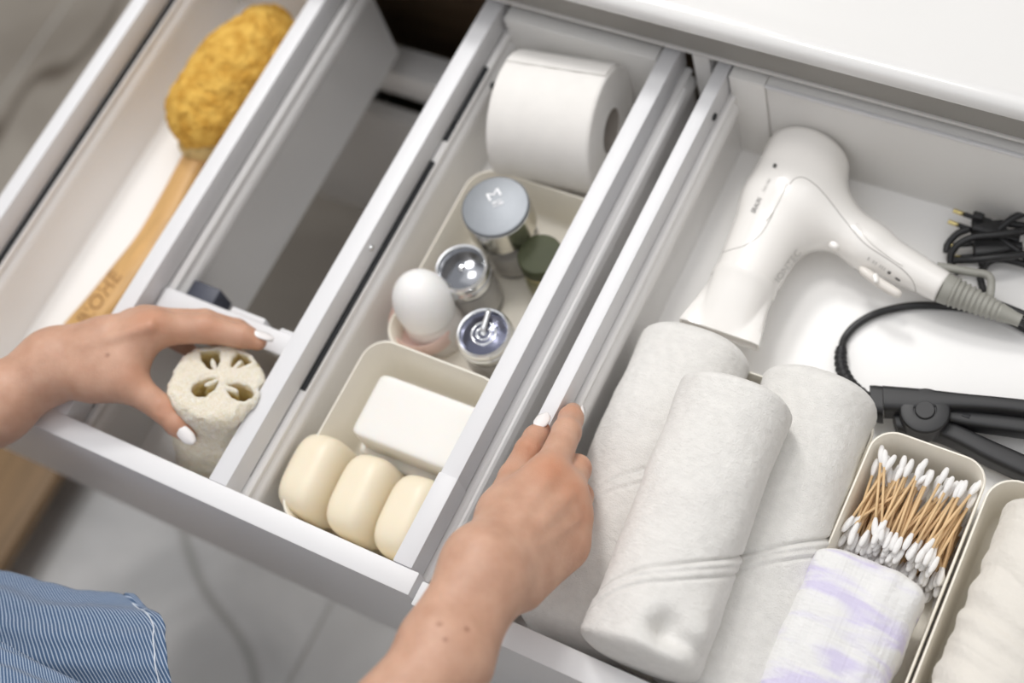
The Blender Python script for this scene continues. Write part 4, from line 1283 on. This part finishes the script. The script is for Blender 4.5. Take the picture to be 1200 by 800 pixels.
# upper arms, neck, head, thighs and shins, coarser and out of the picture
hip_l, hip_r = np.array([-.62, -.62, -.26]), np.array([-.40, -.70, -.26])
kn_l, kn_r = U(70, 790, -.085), U(250, 1010, -.16)
SK0, SK1 = U(-130, 742, -.065), U(204, 806, -.055)
kn_l = SK1 + (SK0 - SK1) * .40 + np.array([0, 0, -.014]); kn_r = np.array([-.12, -.44, -.20])
fo_l, fo_r = np.array([-.50, -.44, -.585]), np.array([-.22, -.58, -.585])
neck = np.array([-.50, -.50, .36]); head = np.array([-.47, -.47, .53])
def f_body(P):
    d = smin(cone(P, e_l, s_l, .036, .046), cone(P, e_r, s_r, .0365, .046), .01)
    d = smin(d, cone(P, s_l, neck, .046, .050), .03); d = smin(d, cone(P, s_r, neck, .046, .050), .03)
    d = smin(d, cone(P, (hip_l + hip_r) / 2, neck + [-.02, -.03, -.10], .120, .105), .05)
    d = smin(d, cone(P, neck, head, .050, .055), .02)
    d = smin(d, ell(P, head + [0, 0, .03], np.eye(3), (.078, .095, .115)), .02)
    for h, k, f_ in ((hip_l, kn_l, fo_l), (hip_r, kn_r, fo_r)):
        d = smin(d, cone(P, h, k, .080, .048), .03)
        d = smin(d, cone(P, k, f_, .046, .034), .02)
        d = smin(d, cone(P, f_, f_ + np.array([.05, .13, -.012]), .032, .022), .015)
    # face: nose, brow, mouth and ears turned down to the drawers
    fd = np.array([.45, .80, -.38]); fd /= np.linalg.norm(fd)
    sdv = np.cross(fd, [0, 0, 1.]); sdv /= np.linalg.norm(sdv); uv = np.cross(sdv, fd)
    hc_ = head + np.array([0, 0, .03])
    d = smin(d, cone(P, hc_ + fd * .088 + uv * .012, hc_ + fd * .108 - uv * .022, .008, .012), .012)
    d = smin(d, cone(P, hc_ + fd * .080 - uv * .055 - sdv * .018, hc_ + fd * .080 - uv * .055 + sdv * .018, .010, .010), .010)
    for s in (-1, 1):
        d = smin(d, ell(P, hc_ + sdv * s * .080 - uv * .005, [fd, sdv, uv], (.016, .008, .030)), .004)
        d = d + .006 * np.exp(-(((P - (hc_ + fd * .088 + sdv * s * .032 + uv * .012)) ** 2).sum(1)) / .014 ** 2)
    return d
Vb, Qb = implicit(f_body, (-.78, -.86, -.64), (.10, .12, .74), .0085)
Vb = relax(Vb, Qb, 2, .5)
person = empty('person', (-.35, -.42, FZ))
tag(person, 'person in blue striped dress holding a loofah and gripping the open drawer', 'person')
V = np.vstack([Vl, Vr, Vb]); Q = np.vstack([Ql, Qr + len(Vl), Qb + len(Vl) + len(Vr)])
me = mesh_np('body', V, Q)
fl_ = np.concatenate([fl_l, fl_r, np.zeros(len(Vb), np.float32)])
at = me.attributes.new('flush', 'FLOAT', 'POINT'); at.data.foreach_set('value', fl_)
mole = np.zeros(len(V), np.float32)
skin_tree = BVHTree.FromPolygons([tuple(v) for v in np.vstack([Vl, Vr])], [tuple(int(i) for i in q_) for q_ in np.vstack([Ql, Qr + len(Vl)])])
for mx_, my_, mr_ in ((515, 731, .0016), (547, 737, .0018), (522, 749, .0014), (126, 416, .0017)):
    h = on_surface(skin_tree, mx_, my_)
    if h is not None: mole = np.maximum(mole, np.exp(-((V - np.array(h)) ** 2).sum(1) / mr_ ** 2).astype(np.float32))
at = me.attributes.new('mole', 'FLOAT', 'POINT'); at.data.foreach_set('value', mole)
skin = put('body', me, M['skin'], person)

def nail(c, along, nrm, L_, W_, parent, m):
    along = np.asarray(along, float); along /= np.linalg.norm(along)
    nrm = np.asarray(nrm, float); nrm = nrm - along * (nrm @ along); nrm /= np.linalg.norm(nrm)
    s = np.cross(nrm, along)
    R = []
    for i in range(15):
        t = -1 + 2 * i / 14
        if t < -.2: w = W_ * (1 - ((-.2 - t) / .8) ** 2.6 * .55)
        else: w = W_ * (1 - max(0, (t - .1) / .9) ** 2.2 * .62)
        r = []
        for k in range(11):
            x = -1 + 2 * k / 10
            r.append(c + along * L_ * t + s * w * x + nrm * (.0018 * (1 - x * x) - .0004 - .0010 * max(0, t) ** 2))
        for k in range(10, -1, -1):
            x = -1 + 2 * k / 10
            r.append(c + along * L_ * t + s * w * x * .96 + nrm * (.0018 * (1 - x * x) - .0016 - .0010 * max(0, t) ** 2))
        R.append(r)
    return rings('fingernail', R, m, parent)
def cam_dir(p): 
    v = CAM_C - np.asarray(p); return v / np.linalg.norm(v)
def nail_px(tip, base, off, L_, W_, lean=(0, 0, 0), rad=.008):
    """A nail on a finger from base to tip (pixel, pixel, z), its middle lifted off the axis toward the viewer plus lean."""
    a, b = pt(base), pt(tip)
    al = b - a; al /= np.linalg.norm(al)
    n = cam_dir(b) + np.asarray(lean, float)
    n = n - al * (n @ al); n /= np.linalg.norm(n)
    return nail(b + al * off + n * rad, al, n, L_, W_, skin, M['nail'])
nail_px((219, 507, .0015), (208, 496, .0065), .0020, .0090, .0058, (.10, -.30, 0), .0086)
nail_px((302, 400, -.002), (283, 394, .006), .0030, .0085, .0052, (.35, 1.5, .2), .0084)
nail_px((634, 504, .0110), (619, 527, .0235), .0025, .0092, .0058, (-.30, .0, 0), .0090)
nail_px((671, 483, -.012), (668, 496, .010), .0010, .0075, .0050, (2.2, .6, 0), .0086)

# hair, out of the picture
def f_hair(P):
    hc_ = head + np.array([0, 0, .03])
    d = ell(P, hc_ + np.array([-.012, -.022, .012]), np.eye(3), (.090, .102, .118))
    d = smin(d, cone(P, hc_ + [-.03, -.08, .02], hc_ + [-.05, -.11, -.16], .05, .03), .03)
    fd = np.array([.45, .80, -.38], np.float32); fd /= np.linalg.norm(fd)
    return smax(d, (P - hc_.astype(np.float32)) @ fd - .045, .02) + .003 * vnoise(P * np.array([3, 3, 1], np.float32), 40)
sdf_obj('hair', f_hair, head - .26, head + .25, .008, mat('brown_hair', (.10, .055, .03), .5, .3, 90, stretch=(4, 4, .6)), person)

def stripe_mat():
    m, t, b = nt('blue_white_striped_cotton')
    N, L = t.nodes, t.links
    uv = N.new('ShaderNodeAttribute'); uv.attribute_name = 'stripe'
    w = N.new('ShaderNodeMath'); w.operation = 'FRACT'
    L.new(uv.outputs['Fac'], w.inputs[0])
    cr = N.new('ShaderNodeValToRGB')
    e = cr.color_ramp.elements
    e[0].position = 0; e[0].color = (.062, .112, .205, 1)
    e[1].position = 1; e[1].color = (.062, .112, .205, 1)
    for p_, c_ in ((.55, (.062, .112, .205, 1)), (.66, (.38, .45, .56, 1)), (.88, (.38, .45, .56, 1))):
        k = e.new(p_); k.color = c_
    L.new(w.outputs[0], cr.inputs[0])
    tc = N.new('ShaderNodeTexCoord')
    n = N.new('ShaderNodeTexNoise'); n.inputs['Scale'].default_value = 700; n.inputs['Detail'].default_value = 2
    L.new(tc.outputs['Object'], n.inputs['Vector'])
    bp = N.new('ShaderNodeBump'); bp.inputs['Strength'].default_value = .35; bp.inputs['Distance'].default_value = .0006
    L.new(n.outputs['Fac'], bp.inputs['Height']); L.new(bp.outputs[0], b.inputs['Normal'])
    L.new(cr.outputs[0], b.inputs['Base Color'])
    b.inputs['Roughness'].default_value = .9; b.inputs['Sheen Weight'].default_value = .2; b.inputs['Specular IOR Level'].default_value = .2
    return m
M['stripe'] = stripe_mat()
# skirt of the dress over the knee: a sheet draped across the thigh, ending in a stitched hem
kA = np.array([-.70, -.52, -.20]); 
def skirt(P0, P1, rad, name, seedv, hem_end=True, nu=130, nv=110):
    P0 = np.asarray(P0, float); P1 = np.asarray(P1, float)
    ax = P1 - P0; ln = np.linalg.norm(ax); ax /= ln
    sd = np.cross(ax, [0, 0, 1.]); sd /= np.linalg.norm(sd); up = np.cross(sd, ax)
    V, S = [], []
    for i in range(nu + 1):
        u = i / nu
        for j in range(nv + 1):
            v = -1 + 2 * j / nv
            a = -1.2 + (v + 1) * 1.45
            if abs(a) < 1.25: o = sd * math.sin(a) * rad + up * math.cos(a) * rad * .95; ex = 0
            else:
                s = math.copysign(1, a); o = sd * math.sin(1.25 * s) * rad + up * math.cos(1.25) * rad * .95
                ex = (abs(a) - 1.25)
                o = o + sd * s * ex * rad * .25 - up * ex * rad * 1.9
            slant = rad * (.62 * (a + .75) - .9 * max(0, -.55 - a) ** 1.5)
            p = P0 + ax * (ln + slant) * u + o
            n = sd * math.sin(a) + up * math.cos(a)
            q = Vector(p)
            d = .007 * noise.noise(q * 13 + Vector((seedv, 0, 0))) + .0022 * math.sin(v * 26 + 5 * noise.noise(q * 9)) * (.35 + .65 * abs(v)) + .0012 * noise.noise(q * 60)
            if hem_end:
                t = (1 - u) * ln
                d -= .0013 * math.exp(-((t - .0115) / .0010) ** 2)
                d += .0012 if t < .0105 else 0
            V.append(p + n * d)
            S.append((u * ln - .42 * a * rad + .010 * noise.noise(q * 6)) / .0034)
    k = nv + 1
    F = [[i * k + j, i * k + j + 1, (i + 1) * k + j + 1, (i + 1) * k + j] for i in range(nu) for j in range(nv)]
    return np.array(V), F, S, P1, ax, sd, up
sk1 = skirt(SK0, SK1, .066, 'skirt', 1.0)
sk2 = skirt(U(-205, 755, .03), U(155, 935, .03), .060, 'skirt', 4.0)
tor0 = (hip_l + hip_r) / 2
def f_dress(P):
    d = cone(P, tor0, neck + [-.02, -.03, -.10], .138, .122)
    d = smin(d, cone(P, s_l, s_l * .45 + e_l * .55, .062, .066), .04); d = smin(d, cone(P, s_r, s_r * .5 + e_r * .5, .062, .066), .04)
    for h, k_ in ((hip_l, kn_l), (hip_r, kn_r)): d = smin(d, cone(P, h, h * .3 + k_ * .7, .104, .080), .05)
    return d + .006 * vnoise(P, 14) + .003 * vnoise(P, 40)
Vd, Qd = implicit(f_dress, (-.85, -.90, -.52), (.10, .05, .46), .009)
Vd = relax(Vd, Qd, 1)
Vall = np.vstack([sk1[0], sk2[0], Vd]); n1_, n2_ = len(sk1[0]), len(sk2[0])
Fall = [list(f) for f in sk1[1]] + [[i + n1_ for i in f] for f in sk2[1]] + [[int(i) + n1_ + n2_ for i in f] for f in Qd]
Sall = np.concatenate([sk1[2], sk2[2], (Vd @ np.array([.9, -.5, .1])) / .0033]).astype(np.float32)
me = mesh_np('dress', Vall, np.array(Fall))
at = me.attributes.new('stripe', 'FLOAT', 'POINT'); at.data.foreach_set('value', Sall)
dress = put('dress', me, M['stripe'], person)
sl = dress.modifiers.new('cloth_thickness', 'SOLIDIFY'); sl.thickness = .0012; sl.offset = -1
# the white seam thread along the hem
Vh = sk1[0].reshape(131, 111, 3)
iu = int(round(130 * (1 - .0115 / np.linalg.norm(SK1 - SK0))))
tube('hem_thread', [Vh[iu, j] + sk1[6] * .0004 for j in range(6, 106, 2)], .0007, mat('white_thread', (.62, .66, .72), .8, .03, 60), dress, 160, 6)
